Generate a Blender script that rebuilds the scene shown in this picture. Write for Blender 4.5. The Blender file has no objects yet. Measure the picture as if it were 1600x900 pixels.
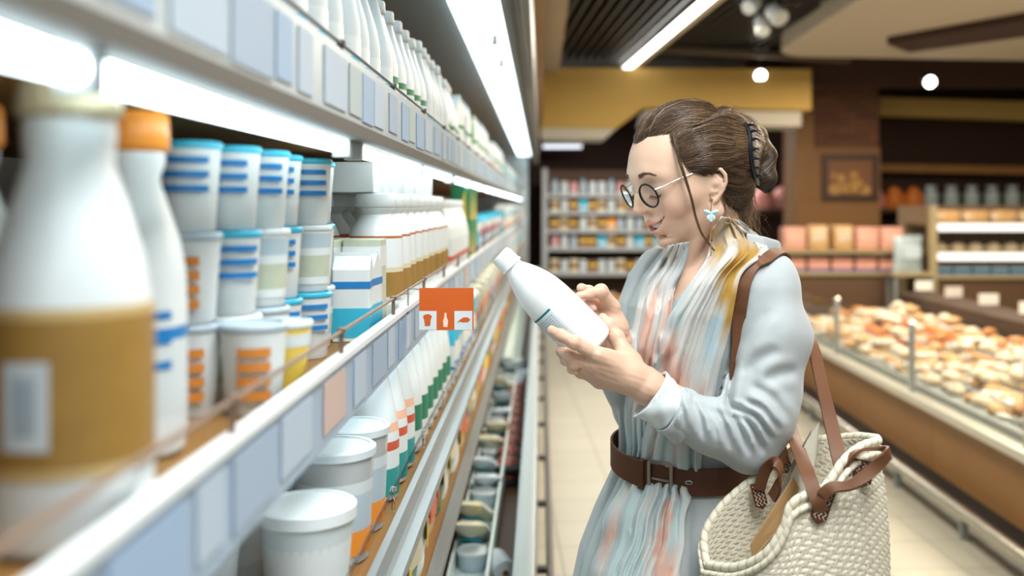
import bpy, bmesh, math, random
import numpy as np
from mathutils import Vector, Matrix
random.seed(7); rng = np.random.default_rng(7)
PI = math.pi
SC = bpy.context.scene
COL = SC.collection

# ---------------------------------------------------------------- camera, world, light, exposure
FPX = 1500.0; VPX, VPY = 845.0, 321.0
cam_data = bpy.data.cameras.new('camera'); CAM = bpy.data.objects.new('camera', cam_data); COL.objects.link(CAM)
CAM.location = (0, 0, 1.5); CAM.rotation_euler = (PI/2, 0, 0)
cam_data.sensor_width = 36.0; cam_data.lens = 36.0*FPX/1600
cam_data.shift_x = -(VPX-800)/1600; cam_data.shift_y = -(450-VPY)/1600
cam_data.clip_start = 0.02; cam_data.clip_end = 60
cam_data.dof.use_dof = True; cam_data.dof.focus_distance = 1.42; cam_data.dof.aperture_fstop = 2.6
SC.camera = CAM
SC.view_settings.view_transform = 'Standard'; SC.view_settings.look = 'None'
SC.view_settings.gamma = 1.0; SC.view_settings.use_curve_mapping = False
SC.view_settings.exposure = 0.56
world = bpy.data.worlds.new('world'); SC.world = world; world.use_nodes = True
world.node_tree.nodes['Background'].inputs[0].default_value = (0.93, 0.97, 1.0, 1)
world.node_tree.nodes['Background'].inputs[1].default_value = 0.20

def area(name, loc, size, power, color, rot=(0,0,0)):
    d = bpy.data.lights.new(name, 'AREA'); d.shape = 'RECTANGLE'; d.size, d.size_y = size
    d.energy = power; d.color = color
    o = bpy.data.objects.new(name, d); o.location = loc; o.rotation_euler = rot; COL.objects.link(o); return o
# ceiling luminaires over the aisle, cooler lamps over the dairy side, warm ones over the counter
area('aisle_light', (0.45, 0.35, 2.70), (0.6, 1.6), 40, (0.96, 1.0, 1.0))
area('aisle_light', (0.9, 3.6, 2.70), (0.6, 1.6), 34, (1.0, 0.93, 0.82))
area('aisle_light', (1.0, 6.6, 2.70), (0.6, 1.6), 48, (1.0, 0.90, 0.74))
area('counter_light', (2.9, 4.2, 2.68), (0.5, 3.6), 110, (1.0, 0.86, 0.66))
area('counter_light', (3.2, 7.6, 2.68), (1.6, 0.6), 75, (1.0, 0.84, 0.64))
area('far_light', (1.0, 11.4, 2.6), (1.8, 0.5), 60, (1.0, 0.93, 0.86))

def W(px, py, Y):
    """world point that stands Y metres in front of the lens at photo position px, py"""
    return np.array([(px-VPX)*Y/FPX, Y, 1.5-(py-VPY)*Y/FPX])

# ---------------------------------------------------------------- materials
MATS = {}
def mat(name, color=(.8,.8,.8), rough=.5, metal=0, emit=None, estr=0, trans=0, ior=1.45, sss=0, noise=None, bump=None,
        attr=None, coat=0, sheen=0, alpha=1):
    if name in MATS: return MATS[name]
    m = bpy.data.materials.new(name); m.use_nodes = True; MATS[name] = m
    nt = m.node_tree; b = nt.nodes['Principled BSDF']
    b.inputs['Base Color'].default_value = (*color, 1); b.inputs['Roughness'].default_value = rough
    b.inputs['Metallic'].default_value = metal; b.inputs['IOR'].default_value = ior
    b.inputs['Transmission Weight'].default_value = trans
    b.inputs['Coat Weight'].default_value = coat; b.inputs['Sheen Weight'].default_value = sheen
    b.inputs['Alpha'].default_value = alpha
    if sss:
        b.inputs['Subsurface Weight'].default_value = sss; b.inputs['Subsurface Scale'].default_value = .006
        b.inputs['Subsurface Radius'].default_value = (1, .45, .25)
    if emit: b.inputs['Emission Color'].default_value = (*emit, 1); b.inputs['Emission Strength'].default_value = estr
    tc = nt.nodes.new('ShaderNodeTexCoord')
    if attr:
        a = nt.nodes.new('ShaderNodeAttribute'); a.attribute_name = attr
        nt.links.new(a.outputs['Color'], b.inputs['Base Color'])
    if noise:                                       # (scale, second colour, amount) mottled colour
        n = nt.nodes.new('ShaderNodeTexNoise'); n.inputs['Scale'].default_value = noise[0]; n.inputs['Detail'].default_value = 4
        nt.links.new(tc.outputs['Object'], n.inputs['Vector'])
        mx = nt.nodes.new('ShaderNodeMix'); mx.data_type = 'RGBA'
        mx.inputs[6].default_value = (*color, 1); mx.inputs[7].default_value = (*noise[1], 1)
        r = nt.nodes.new('ShaderNodeMapRange'); r.inputs[1].default_value = .5-noise[2]*.5; r.inputs[2].default_value = .5+noise[2]*.5
        nt.links.new(n.outputs['Fac'], r.inputs[0]); nt.links.new(r.outputs[0], mx.inputs[0])
        nt.links.new(mx.outputs[2], b.inputs['Base Color'])
    if bump:                                        # (scale, strength, distance)
        n = nt.nodes.new('ShaderNodeTexNoise'); n.inputs['Scale'].default_value = bump[0]; n.inputs['Detail'].default_value = 3
        nt.links.new(tc.outputs['Object'], n.inputs['Vector'])
        bp = nt.nodes.new('ShaderNodeBump'); bp.inputs['Strength'].default_value = bump[1]; bp.inputs['Distance'].default_value = bump[2]
        nt.links.new(n.outputs['Fac'], bp.inputs['Height']); nt.links.new(bp.outputs['Normal'], b.inputs['Normal'])
    return m
def lamp_mat(name, color, strength):
    if name in MATS: return MATS[name]
    m = bpy.data.materials.new(name); m.use_nodes = True; MATS[name] = m
    nt = m.node_tree; nt.nodes.clear(); e = nt.nodes.new('ShaderNodeEmission'); o = nt.nodes.new('ShaderNodeOutputMaterial')
    e.inputs[0].default_value = (*color, 1); e.inputs[1].default_value = strength; nt.links.new(e.outputs[0], o.inputs[0]); return m

# ---------------------------------------------------------------- mesh helpers
def link(name, me, parent=None, loc=None, rz=0):
    o = bpy.data.objects.new(name, me); COL.objects.link(o)
    if parent: o.parent = parent
    if loc is not None: o.location = tuple(float(v) for v in loc)
    if rz: o.rotation_euler = (0, 0, rz)
    return o
def mesh(name, V, F, mats, smooth=True, mi=None, col=None):
    me = bpy.data.meshes.new(name)
    V = np.asarray(V, dtype=float)
    if isinstance(F, np.ndarray) and F.dtype != object:
        n, k = F.shape
        me.vertices.add(len(V)); me.vertices.foreach_set('co', V.ravel())
        me.loops.add(n*k); me.loops.foreach_set('vertex_index', F.ravel().astype(np.int32))
        me.polygons.add(n); me.polygons.foreach_set('loop_start', np.arange(0, n*k, k, dtype=np.int32))
        me.polygons.foreach_set('loop_total', np.full(n, k, dtype=np.int32))
    else:
        me.from_pydata([tuple(v) for v in V], [], [tuple(int(i) for i in f) for f in F])
    me.update(calc_edges=True); me.validate()
    for m in (mats if isinstance(mats, (list, tuple)) else [mats]): me.materials.append(m)
    if smooth: me.polygons.foreach_set('use_smooth', [True]*len(me.polygons))
    if mi is not None: me.polygons.foreach_set('material_index', np.asarray(mi, dtype=np.int32))
    if col is not None:
        a = me.color_attributes.new('Col', 'FLOAT_COLOR', 'POINT')
        c = np.ones((len(V), 4)); c[:, :3] = col; a.data.foreach_set('color', c.ravel())
    me.update()
    return me
class MB:
    """collects shapes and becomes one mesh"""
    def __init__(s): s.V = []; s.F = []; s.M = []; s.n = 0
    def add(s, V, F, m=0):
        V = np.asarray(V, float); s.V.append(V)
        for f in F: s.F.append([int(i)+s.n for i in f]); s.M.append(m)
        s.n += len(V); return s
    def box(s, x0, y0, z0, x1, y1, z1, m=0, b=0.0):
        if b > 0:
            bm = bmesh.new(); bmesh.ops.create_cube(bm, size=1)
            for v in bm.verts: v.co = Vector(((x0+x1)/2+v.co.x*(x1-x0), (y0+y1)/2+v.co.y*(y1-y0), (z0+z1)/2+v.co.z*(z1-z0)))
            bmesh.ops.bevel(bm, geom=list(bm.edges), offset=b, segments=2, affect='EDGES', profile=.5)
            bm.verts.index_update()
            s.add([v.co[:] for v in bm.verts], [[v.index for v in f.verts] for f in bm.faces], m); bm.free(); return s
        V = [(x0,y0,z0),(x1,y0,z0),(x1,y1,z0),(x0,y1,z0),(x0,y0,z1),(x1,y0,z1),(x1,y1,z1),(x0,y1,z1)]
        return s.add(V, [(0,3,2,1),(4,5,6,7),(0,1,5,4),(1,2,6,5),(2,3,7,6),(3,0,4,7)], m)
    def lathe(s, prof, seg=24, m=0, c=(0,0,0), ms=None, sx=1, sy=1):
        V = []; F = []
        for r, z in prof:
            for k in range(seg):
                a = 2*PI*k/seg; V.append((c[0]+r*sx*math.cos(a), c[1]+r*sy*math.sin(a), c[2]+z))
        n = len(prof)
        for i in range(n-1):
            for k in range(seg): F.append((i*seg+k, i*seg+(k+1)%seg, (i+1)*seg+(k+1)%seg, (i+1)*seg+k))
        base = s.n; s.add(V, F, m)
        if prof[0][0] > 1e-4: s.F.append([base+k for k in range(seg)][::-1]); s.M.append(m)
        if prof[-1][0] > 1e-4: s.F.append([base+(n-1)*seg+k for k in range(seg)]); s.M.append(m)
        if ms is not None:
            k0 = len(s.F)-(n-1)*seg-(prof[0][0] > 1e-4)-(prof[-1][0] > 1e-4)
            for i in range(n-1):
                for k in range(seg): s.M[k0+i*seg+k] = ms[i]
        return s
    def tube(s, pts, r, seg=8, m=0, flat=None, up=None, cap=True):
        """sweep along points; r number or list; flat = (width, thickness) for a strap, up = its thickness direction"""
        P = np.asarray(pts, float); n = len(P); R = np.full(n, r, float) if np.isscalar(r) else np.asarray(r, float)
        T = np.gradient(P, axis=0); T /= np.linalg.norm(T, axis=1)[:, None]+1e-12
        V = []
        u = np.array(up if up is not None else (0, 0, 1.0))
        if up is None and abs(np.dot(u, T[0])) > .9: u = np.array((1.0, 0, 0))
        for i in range(n):
            if up is not None and np.ndim(up) == 2: u = np.array(up[i], float)
            a = u-np.dot(u, T[i])*T[i]; a /= np.linalg.norm(a)+1e-12; b = np.cross(T[i], a)
            if up is None: u = a
            if flat:
                w, t = flat
                for (p, q) in ((-.5,-.5),(-.46,-.5),(.46,-.5),(.5,-.5),(.5,.5),(.46,.5),(-.46,.5),(-.5,.5)):
                    V.append(P[i]+b*w*p*(R[i])+a*t*q)
            else:
                for k in range(seg):
                    an = 2*PI*k/seg; V.append(P[i]+(a*math.cos(an)+b*math.sin(an))*R[i])
        sg = 8 if flat else seg
        F = [(i*sg+k, i*sg+(k+1)%sg, (i+1)*sg+(k+1)%sg, (i+1)*sg+k) for i in range(n-1) for k in range(sg)]
        if cap: F += [tuple(range(sg))[::-1], tuple((n-1)*sg+k for k in range(sg))]
        return s.add(V, F, m)
    def build(s, name, mats, parent=None, smooth=True, loc=None, auto=True):
        me = mesh(name, np.concatenate(s.V), s.F, mats, smooth, s.M)
        if smooth and auto:
            me.set_sharp_from_angle(angle=math.radians(38))
        return link(name, me, parent, loc)
def tag(o, label=None, cat=None, group=None, kind=None):
    if label: o['label'] = label
    if cat: o['category'] = cat
    if group: o['group'] = group
    if kind: o['kind'] = kind
    return o
def empty(name, loc=(0,0,0), rz=0):
    o = bpy.data.objects.new(name, None); COL.objects.link(o); o.location = tuple(float(v) for v in loc)
    o.rotation_euler = (0, 0, rz); return o
def copy_tree(o, parent=None):
    c = o.copy(); COL.objects.link(c); c.parent = parent
    for ch in o.children: copy_tree(ch, c)
    return c
def spline(pts, n):
    """Catmull-Rom through pts, n samples"""
    P = np.asarray(pts, float)
    if P.ndim == 1: P = P[:, None]
    k = len(P); t = np.linspace(0, k-1, n); i = np.minimum(t.astype(int), k-2); f = (t-i)[:, None]
    Q = np.vstack([2*P[0]-P[1], P, 2*P[-1]-P[-2]])
    a, b, c, d = Q[i], Q[i+1], Q[i+2], Q[i+3]
    R = .5*((2*b)+(c-a)*f+(2*a-5*b+4*c-d)*f**2+(3*b-a-3*c+d)*f**3)
    return R

# ---------------------------------------------------------------- signed distance modelling (one continuous skin)
def smin(a, b, k):
    h = np.maximum(k-np.abs(a-b), 0)/k; return np.minimum(a, b)-h*h*k*.25
def smax(a, b, k): return -smin(-a, -b, k)
def sph(P, c, r): return np.linalg.norm(P-np.array(c), axis=1)-r
def ell(P, c, r, R=None):
    q = P-np.array(c, float)
    if R is not None: q = q@R
    r = np.array(r, float)
    k0 = np.linalg.norm(q/r, axis=1); k1 = np.linalg.norm(q/(r*r), axis=1)+1e-9
    return k0*(k0-1)/k1
def cone(P, a, b, ra, rb):
    a = np.array(a, float); b = np.array(b, float); d = b-a; q = P-a
    t = np.clip(q@d/(d@d+1e-12), 0, 1)
    return np.linalg.norm(q-t[:, None]*d, axis=1)-(ra+(rb-ra)*t)
def chain(P, pts, rs, k=None):
    d = None
    for i in range(len(pts)-1):
        e = cone(P, pts[i], pts[i+1], rs[i], rs[i+1]); d = e if d is None else (np.minimum(d, e) if k is None else smin(d, e, k))
    return d
def rotm(ax, ang): return np.array(Matrix.Rotation(ang, 3, ax))
def sdf_mesh(f, lo, hi, h, newton=2, B=12):
    lo = np.array(lo, float); hi = np.array(hi, float)
    n = (np.ceil((hi-lo)/h/B).astype(int))*B+1
    V = np.full(n, 1.0, np.float32)
    nb = (n-1)//B
    bi = np.stack(np.meshgrid(*[np.arange(k) for k in nb], indexing='ij'), -1).reshape(-1, 3)
    cen = lo+(bi*B+B/2)*h; d = f(cen); rad = h*B*.87*1.25+h
    for s0, on in ((d, np.abs(d) < rad),):
        for b_, dd in zip(bi[~on], d[~on]):
            V[b_[0]*B:(b_[0]+1)*B+1, b_[1]*B:(b_[1]+1)*B+1, b_[2]*B:(b_[2]+1)*B+1] = 1 if dd > 0 else -1
        act = bi[on]
        loc = np.stack(np.meshgrid(*[np.arange(B+1)]*3, indexing='ij'), -1).reshape(-1, 3)
        for c0 in range(0, len(act), 64):
            ch = act[c0:c0+64]; P = (ch[:, None, :]*B+loc[None]).reshape(-1, 3)
            val = f(lo+P*h).reshape(len(ch), B+1, B+1, B+1)
            for b_, vv in zip(ch, val): V[b_[0]*B:b_[0]*B+B+1, b_[1]*B:b_[1]*B+B+1, b_[2]*B:b_[2]*B+B+1] = vv
    V[0], V[-1] = 1, 1; V[:, 0], V[:, -1] = 1, 1; V[:, :, 0], V[:, :, -1] = 1, 1
    S = V < 0
    cnt = np.zeros(np.array(n)-1, np.int16); acc = np.zeros((*(np.array(n)-1), 3), np.float32)
    sl = {0: slice(0, -1), 1: slice(1, None)}
    quads = []
    for ax in range(3):
        o1, o2 = [a for a in range(3) if a != ax]
        a_ = [slice(None)]*3; b_ = [slice(None)]*3; a_[ax] = slice(0, -1); b_[ax] = slice(1, None)
        va, vb = V[tuple(a_)], V[tuple(b_)]; cr = S[tuple(a_)] != S[tuple(b_)]
        idx = np.argwhere(cr); t = va[cr]/(va[cr]-vb[cr])
        pos = idx.astype(np.float32); pos[:, ax] += t
        for d1 in (0, -1):
            for d2 in (0, -1):
                c = idx.copy(); c[:, o1] += d1; c[:, o2] += d2
                ok = (c >= 0).all(1) & (c < np.array(n)-1).all(1)
                np.add.at(cnt, tuple(c[ok].T), 1); np.add.at(acc, tuple(c[ok].T), pos[ok])
        inner = (idx[:, o1] > 0) & (idx[:, o2] > 0)
        quads.append((idx[inner], o1, o2, S[tuple(a_)][cr][inner], ax))
    m = cnt > 0; vid = np.full(cnt.shape, -1, np.int64); vid[m] = np.arange(m.sum())
    verts = acc[m]/cnt[m][:, None]*h+lo
    F = []
    for idx, o1, o2, sg, ax in quads:
        def g(a, b):
            c = idx.copy(); c[:, o1] += a; c[:, o2] += b; return vid[tuple(c.T)]
        q = np.stack([g(-1, -1), g(0, -1), g(0, 0), g(-1, 0)], 1)
        flip = sg if ax != 1 else ~sg
        q[~flip] = q[~flip][:, ::-1]; F.append(q)
    F = np.concatenate(F); F = F[(F >= 0).all(1)]
    for _ in range(newton):
        verts = project(f, verts, h)
    return verts.astype(float), F
def grad(f, P, e=4e-4):
    P = np.asarray(P, float); g = np.empty_like(P)
    for a in range(3):
        d = np.zeros(3); d[a] = e; g[:, a] = (f(P+d)-f(P-d))/(2*e)
    return g
def project(f, P, lim=1.0, off=0.0):
    g = grad(f, P); d = f(P)-off; st = (d/np.maximum((g*g).sum(1), .05))[:, None]*g
    L = np.linalg.norm(st, axis=1)[:, None]; st *= np.minimum(1, lim/np.maximum(L, 1e-9)); return P-st
def drape(f, px, py, off, y0=1.1, y1=1.95, guess=1.5):
    """first point in front of a body surface seen at photo position px, py"""
    px = np.asarray(px, float); py = np.asarray(py, float); Y = np.full(px.shape, y0); done = np.zeros(px.shape, bool)
    for _ in range(160):
        P = np.stack([(px-VPX)*Y/FPX, Y, 1.5-(py-VPY)*Y/FPX], 1); d = f(P)-off
        done |= d < 4e-4
        Y = np.where(done | (Y > y1), Y, Y+np.clip(d, 4e-4, .05)*.8)
    Y = np.where(done, Y, guess)
    return np.stack([(px-VPX)*Y/FPX, Y, 1.5-(py-VPY)*Y/FPX], 1), done
def snoise(P, s, seed=0):
    """cheap smooth noise, -1..1"""
    r = np.random.default_rng(seed); o = 0
    for k in range(6):
        w = r.normal(size=3)*s; o = o+np.sin(P@w+r.uniform(0, 6.28))
    return o/4.0
def join_meshes(parts):
    V = []; F = []; n = 0
    for v, f in parts: V.append(v); F.append(f+n); n += len(v)
    return np.concatenate(V), np.concatenate(F)
# ================================================================= the shop
def struct(mb, name, m, smooth=False, **k):
    o = mb.build(name, m, smooth=smooth, **k); o['kind'] = 'structure'; return o
def part(par, name, m, boxes, b=0.0, smooth=False, label=None):
    mb = MB()
    for bx_ in boxes: mb.box(*bx_, b=b)
    o = mb.build(name, m, par, smooth=smooth)
    if label: o['label'] = label
    return o
# floor tiles, slightly turned against the aisle
def tile_mat():
    m = bpy.data.materials.new('floor_tiles'); m.use_nodes = True; nt = m.node_tree; b = nt.nodes['Principled BSDF']
    tc = nt.nodes.new('ShaderNodeTexCoord'); mp = nt.nodes.new('ShaderNodeMapping'); mp.inputs['Rotation'].default_value = (0, 0, math.radians(-2.7)); mp.inputs['Location'].default_value = (.05, .08, 0)
    br = nt.nodes.new('ShaderNodeTexBrick'); br.offset = 0; br.inputs['Scale'].default_value = 1; br.inputs['Brick Width'].default_value = .33; br.inputs['Row Height'].default_value = .33
    br.inputs['Mortar Size'].default_value = .004; br.inputs['Color1'].default_value = (.40, .385, .31, 1); br.inputs['Color2'].default_value = (.37, .355, .285, 1); br.inputs['Mortar'].default_value = (.20, .18, .14, 1)
    nt.links.new(tc.outputs['Object'], mp.inputs[0]); nt.links.new(mp.outputs[0], br.inputs['Vector']); nt.links.new(br.outputs['Color'], b.inputs['Base Color'])
    b.inputs['Roughness'].default_value = .38; return m
struct(MB().box(-3, -2.5, -.08, 7.5, 15, 0), 'floor', tile_mat())
M_DARKC = mat('dark_slats', (.030,.027,.025), .45); M_BROWN = mat('dark_brown_wall', (.045,.018,.010), .7)
M_TAN = mat('tan_plaster', (.42,.36,.27), .8); M_OCHRE = mat('ochre_panel', (.56,.37,.10), .7, noise=(1.2, (.44,.28,.07), .8))
M_GREY = mat('grey_metal', (.26,.285,.29), .4, .3); M_WHITEM = mat('white_enamel', (.78,.84,.86), .35); M_WOOD = mat('tan_wood', (.40,.19,.045), .55, noise=(6, (.28,.14,.04), .8))
M_CREAMW = mat('cream_soffit', (.50,.47,.40), .8)
mb = MB().box(-3, -2.5, 3.02, 7.5, 15, 3.12)
ca_, sa_ = math.cos(math.radians(4.4)), math.sin(math.radians(4.4))
for k in range(26):                                       # slats hang from the slab
    x = .10+k*.085
    A = [(x-.012, 1.0), (x+.012, 1.0), (x+.012-.0, 9.6), (x-.012, 9.6)]
    P = [(px_-(py_-5)*sa_*1.0+.1, py_) for px_, py_ in A]
    mb.add([(a, b, 2.92) for a, b in P]+[(a, b, 3.03) for a, b in P], [(0, 3, 2, 1), (4, 5, 6, 7), (0, 1, 5, 4), (1, 2, 6, 5), (2, 3, 7, 6), (3, 0, 4, 7)])
struct(mb, 'ceiling', M_DARKC)
struct(MB().box(-3, -2.5, 2.74, .17, 9.0, 3.05), 'trim_1', M_TAN)
struct(MB().box(-1.30, -2.5, 0, -1.18, 15, 3.05), 'wall_left', M_BROWN)
struct(MB().box(-1.30, 14.3, 0, 2.4, 14.45, 3.05).box(2.4, 11.45, 0, 7.5, 11.6, 3.05).box(2.4, 11.5, 0, 2.52, 14.3, 3.05), 'wall_back', M_BROWN)
struct(MB().box(6.9, -2.5, 0, 7.05, 11.5, 3.05), 'wall_right', M_TAN)
# ochre fascia over the end of the aisle with its pale lower edge
def slab_px(pts, Y, th):
    A = [W(px, py, Y) for px, py in pts]; n = len(A); B = [a+[0, th, 0] for a in A]
    mb = MB(); mb.add(A+B, [tuple(range(n)), tuple(range(n, 2*n))[::-1]]+[(k, (k+1) % n, (k+1) % n+n, k+n) for k in range(n)]); return mb
struct(slab_px([(846, 106), (846, 199), (962, 201), (1006, 168), (1268, 172), (1268, 108)], 9.0, .30), 'trim_2', M_OCHRE)
struct(slab_px([(846, 199.5), (846, 216), (945, 217), (962, 201.5)], 8.99, .5), 'trim_3', M_CREAMW)
struct(slab_px([(1008, 172.5), (1002, 194), (1252, 197), (1252, 174.5)], 9.05, .5), 'trim_4', M_CREAMW)
struct(slab_px([(1000, 70), (1000, 78), (1330, 96), (1330, 88)], 8.6, .1), 'trim_5', mat('dull_brown', (.10,.075,.05), .7))
# lowered ceiling with a rounded corner over the counter, dark cove across it
mb = MB(); pts = [(2.0, -2.5), (2.0, 7.9)]+[(2.35-.35*math.cos(t), 7.9+.5*math.sin(t)) for t in np.linspace(.15, PI/2, 9)]+[(6.9, 8.9), (6.9, -2.5)]
n = len(pts); mb.add([(x, y, 2.80) for x, y in pts]+[(x, y, 2.98) for x, y in pts], [tuple(range(n))[::-1], tuple(range(n, 2*n))]+[(k, k+n, (k+1) % n+n, (k+1) % n)[::-1] for k in range(n)])
struct(mb, 'trim_6', mat('beige_ceiling', (.50,.44,.34), .8))
mb = MB(); P = [(2.67, 7.4), (2.99, 7.8), (5.2, 5.0), (4.7, 4.1)]
mb.add([(x, y, 2.74) for x, y in P]+[(x, y, 2.81) for x, y in P], [(0, 3, 2, 1), (4, 5, 6, 7), (0, 1, 5, 4), (1, 2, 6, 5), (2, 3, 7, 6), (3, 0, 4, 7)]); struct(mb, 'trim_7', M_BROWN)
struct(MB().box(2.0, 9.35, 2.66, 6.9, 9.5, 3.0), 'trim_8', M_BROWN)
# brick pillar
def brick_mat():
    m = bpy.data.materials.new('pillar_brick'); m.use_nodes = True; nt = m.node_tree; b = nt.nodes['Principled BSDF']
    tc = nt.nodes.new('ShaderNodeTexCoord'); mp = nt.nodes.new('ShaderNodeMapping'); mp.inputs['Rotation'].default_value = (PI/2, 0, 0)
    br = nt.nodes.new('ShaderNodeTexBrick'); br.inputs['Scale'].default_value = 1; br.inputs['Brick Width'].default_value = .22; br.inputs['Row Height'].default_value = .075
    br.inputs['Mortar Size'].default_value = .008; br.inputs['Color1'].default_value = (.15, .062, .028, 1); br.inputs['Color2'].default_value = (.085, .035, .018, 1); br.inputs['Mortar'].default_value = (.07, .04, .022, 1)
    nt.links.new(tc.outputs['Object'], mp.inputs[0]); nt.links.new(mp.outputs[0], br.inputs['Vector']); nt.links.new(br.outputs['Color'], b.inputs['Base Color']); b.inputs['Roughness'].default_value = .85; return m
struct(MB().box(2.70, 10.0, 0, 3.52, 10.7, 2.95), 'trim_9', brick_mat())
struct(MB().box(2.655, 9.985, 0, 3.53, 10.4, 2.10).box(2.655, 9.985, 2.10, 2.84, 10.4, 2.46), 'trim_10', mat('pillar_cladding', (.21,.105,.030), .6, noise=(3, (.15,.07,.02), .8)))
# right wall fascia: lit ochre band, rail, cream soffit
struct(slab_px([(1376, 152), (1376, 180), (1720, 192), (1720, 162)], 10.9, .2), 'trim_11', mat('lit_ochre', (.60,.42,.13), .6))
struct(slab_px([(1376, 256), (1376, 268), (1720, 275), (1720, 262)], 11.1, .12), 'trim_12', M_WOOD)

# ---- the refrigerated wall case along the left of the aisle
CY0, CY1 = -.45, 11.6
case = empty('refrigerated_case', (-.5, 2.7, 0)); tag(case, 'long open refrigerated dairy case with lit shelves along the left side', 'display case')
CO = -case.location
def cpart(name, m, boxes, b=0.0, par=None, label=None, smooth=False):
    o = part(par or case, name, m, boxes, b, smooth, label)
    if par is None: o.location = CO
    return o
M_SHELFU = mat('brown_shelf', (.26,.13,.035), .55); M_RAILB = mat('pale_blue_rail', (.33,.43,.56), .4); M_FASC = mat('taupe_metal', (.23,.21,.18), .5, .3)
M_CLEAR = mat('clear_plastic', (.95,.98,1), .06, trans=1, ior=1.3)
cpart('back_panel', mat('case_lining', (.30,.22,.14), .5), [(-.98, CY0, .3, -.93, CY1, 2.15)])
cpart('end_panel', mat('end_panel_grey', (.50,.56,.57), .4), [(-.98, CY1, 0, -.155, CY1+.03, 2.15)])
def shelf(z, x1, m=M_SHELFU, rail=None):
    s = cpart('shelf', m, [(-.93, CY0, z-.016, x1, CY1-.01, z)]); return s
s_up, s_mid, s_low, s_4 = shelf(1.600, -.215), shelf(1.315, -.215), shelf(1.055, -.200), shelf(.860, -.196)
# price rails with paper strips, wire guards above them
def railpart(par, name, m, boxes, b=0): o = part(par, name, m, boxes, b); return o
railpart(s_up, 'price_rail', mat('rail_pale', (.42,.49,.52), .4), [(-.216, CY0, 1.590, -.209, CY1, 1.664)]); railpart(s_up, 'shelf_lip', mat('lip_taupe', (.085,.078,.068), .6), [(-.226, CY0, 1.5765, -.203, CY1, 1.5905)])
railpart(s_mid, 'price_rail', M_RAILB, [(-.216, CY0, 1.266, -.209, CY1, 1.338)]); railpart(s_mid, 'rail_edge', M_WHITEM, [(-.218, CY0, 1.336, -.205, CY1, 1.343)])
railpart(s_low, 'front_rail', M_GREY, [(-.192, CY0, 1.030, -.170, CY1, 1.046), (-.2, CY0, 1.034, -.19, CY1, 1.075)])
railpart(s_4, 'front_rail', M_GREY, [(-.196, CY0, .850, -.172, CY1, .866)])
random.seed(3)
TAGM = [mat('tag_paper_%s' % n, c, .6) for n, c in (('white', (.42,.51,.61)), ('sky', (.30,.42,.58)), ('slate', (.33,.42,.54)), ('mint', (.40,.48,.49)), ('peach', (.56,.42,.38)))]
for par, z0, z1, w in ((s_up, 1.597, 1.655, [3, 1, 3, 1, 2, 2, 1]), (s_mid, 1.274, 1.328, [0, 2, 0, 1, 0, 2, 0, 4])):
    y = .15; k = 0
    while y < 9.6 and k < 80:
        L_ = random.choice([.05, .07, .10]); m_ = TAGM[w[k % len(w)] if random.random() < .8 else 0]
        part(par, 'price_tag', m_, [(-.2085, y, z0+random.uniform(0, .006), -.2072, y+L_, z1)]); y += L_+random.choice([.008, .02, .05]); k += 1
for par, z, mm in ((s_up, 1.672, mat('dark_wire', (.14,.13,.13), .4, .5)), (s_mid, 1.366, mat('brown_wire', (.25,.16,.11), .4, .5)), (s_low, 1.092, M_CLEAR)):
    g = MB(); g.tube([(-.212, CY0, z), (-.212, CY1, z)], .0022, 8); g.build('wire_guard', mm, par)
    for k in range(30):
        y = .3+k*.36; q = MB(); q.tube([(-.212, y, z-.030), (-.212, y, z+.003)], .0026, 6); q.lathe([(0, -.004), (.005, -.002), (.005, .003), (0, .005)], 10, c=(-.212, y, z)); q.build('guard_post', mm, par)
# fluorescent tubes under the upper shelf and in the canopy
M_TUBE = lamp_mat('cool_tube', (.74, .93, 1.0), 6.5); M_CAPS = mat('tube_cap', (.6,.65,.68), .4)
for k, (y0, y1) in enumerate(((-.15, 1.12), (1.20, 2.42), (2.48, 3.70), (3.76, 4.98), (5.02, 6.24), (6.3, 7.5), (7.56, 8.8), (8.86, 10.1), (10.16, 11.4))):
    lp = MB().tube([(-.233, y0, 1.5685), (-.233, y1, 1.5685)], .0085, 12).build('shelf_lamp', M_TUBE, s_up)
    for y in (y0-.006, (y0+y1)/2, y1+.006): MB().box(-.244, y-.007, 1.556, -.222, y+.007, 1.585, b=.002).build('lamp_clip', M_CAPS, lp)
for k, (y0, y1) in enumerate(((-.15, 1.12), (1.20, 2.42), (2.48, 3.70), (3.76, 4.98))):
    MB().tube([(-.236, y0, 1.285), (-.236, y1, 1.285)], .0075, 12).build('shelf_lamp', lamp_mat('cool_tube_low', (.74, .93, 1.0), 10.0), s_mid)
can = cpart('canopy', M_GREY, [(-.98, CY0, 2.115, -.03, CY1+.03, 2.30), (-.10, CY0, 2.02, -.03, CY1+.03, 2.115)])
for k in range(9):
    y0, y1 = CY0+.05+k*1.33, CY0+1.33+k*1.33
    lb = part(can, 'canopy_lamp', lamp_mat('canopy_diffuser', (.78, .94, 1.0), 2.8), [(-.272, y0, 2.095, -.105, y1, 2.114)])
    for y in (y0+.3, y1-.2):
        part(lb, 'lamp_clip', M_FASC, [(-.17, y, 2.060, -.150, y+.016, 2.097), (-.225, y, 2.060, -.150, y+.016, 2.066)])
part(can, 'fascia', M_FASC, [(-.100, CY0, 2.00, -.028, CY1+.03, 2.02)])
cd = MB(); cd.tube([(-.075, CY0, 1.985), (-.075, CY1, 1.985)], .006, 8); cd.tube([(-.05, .8, 2.0), (-.05, 1.6, 1.975), (-.05, 4, 1.985)], .004, 6); cd.build('conduit', M_DARKC, can)
cpart('wood_fascia', M_WOOD, [(-.045, CY0, 2.32, .016, CY1+.03, 2.66)])
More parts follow.
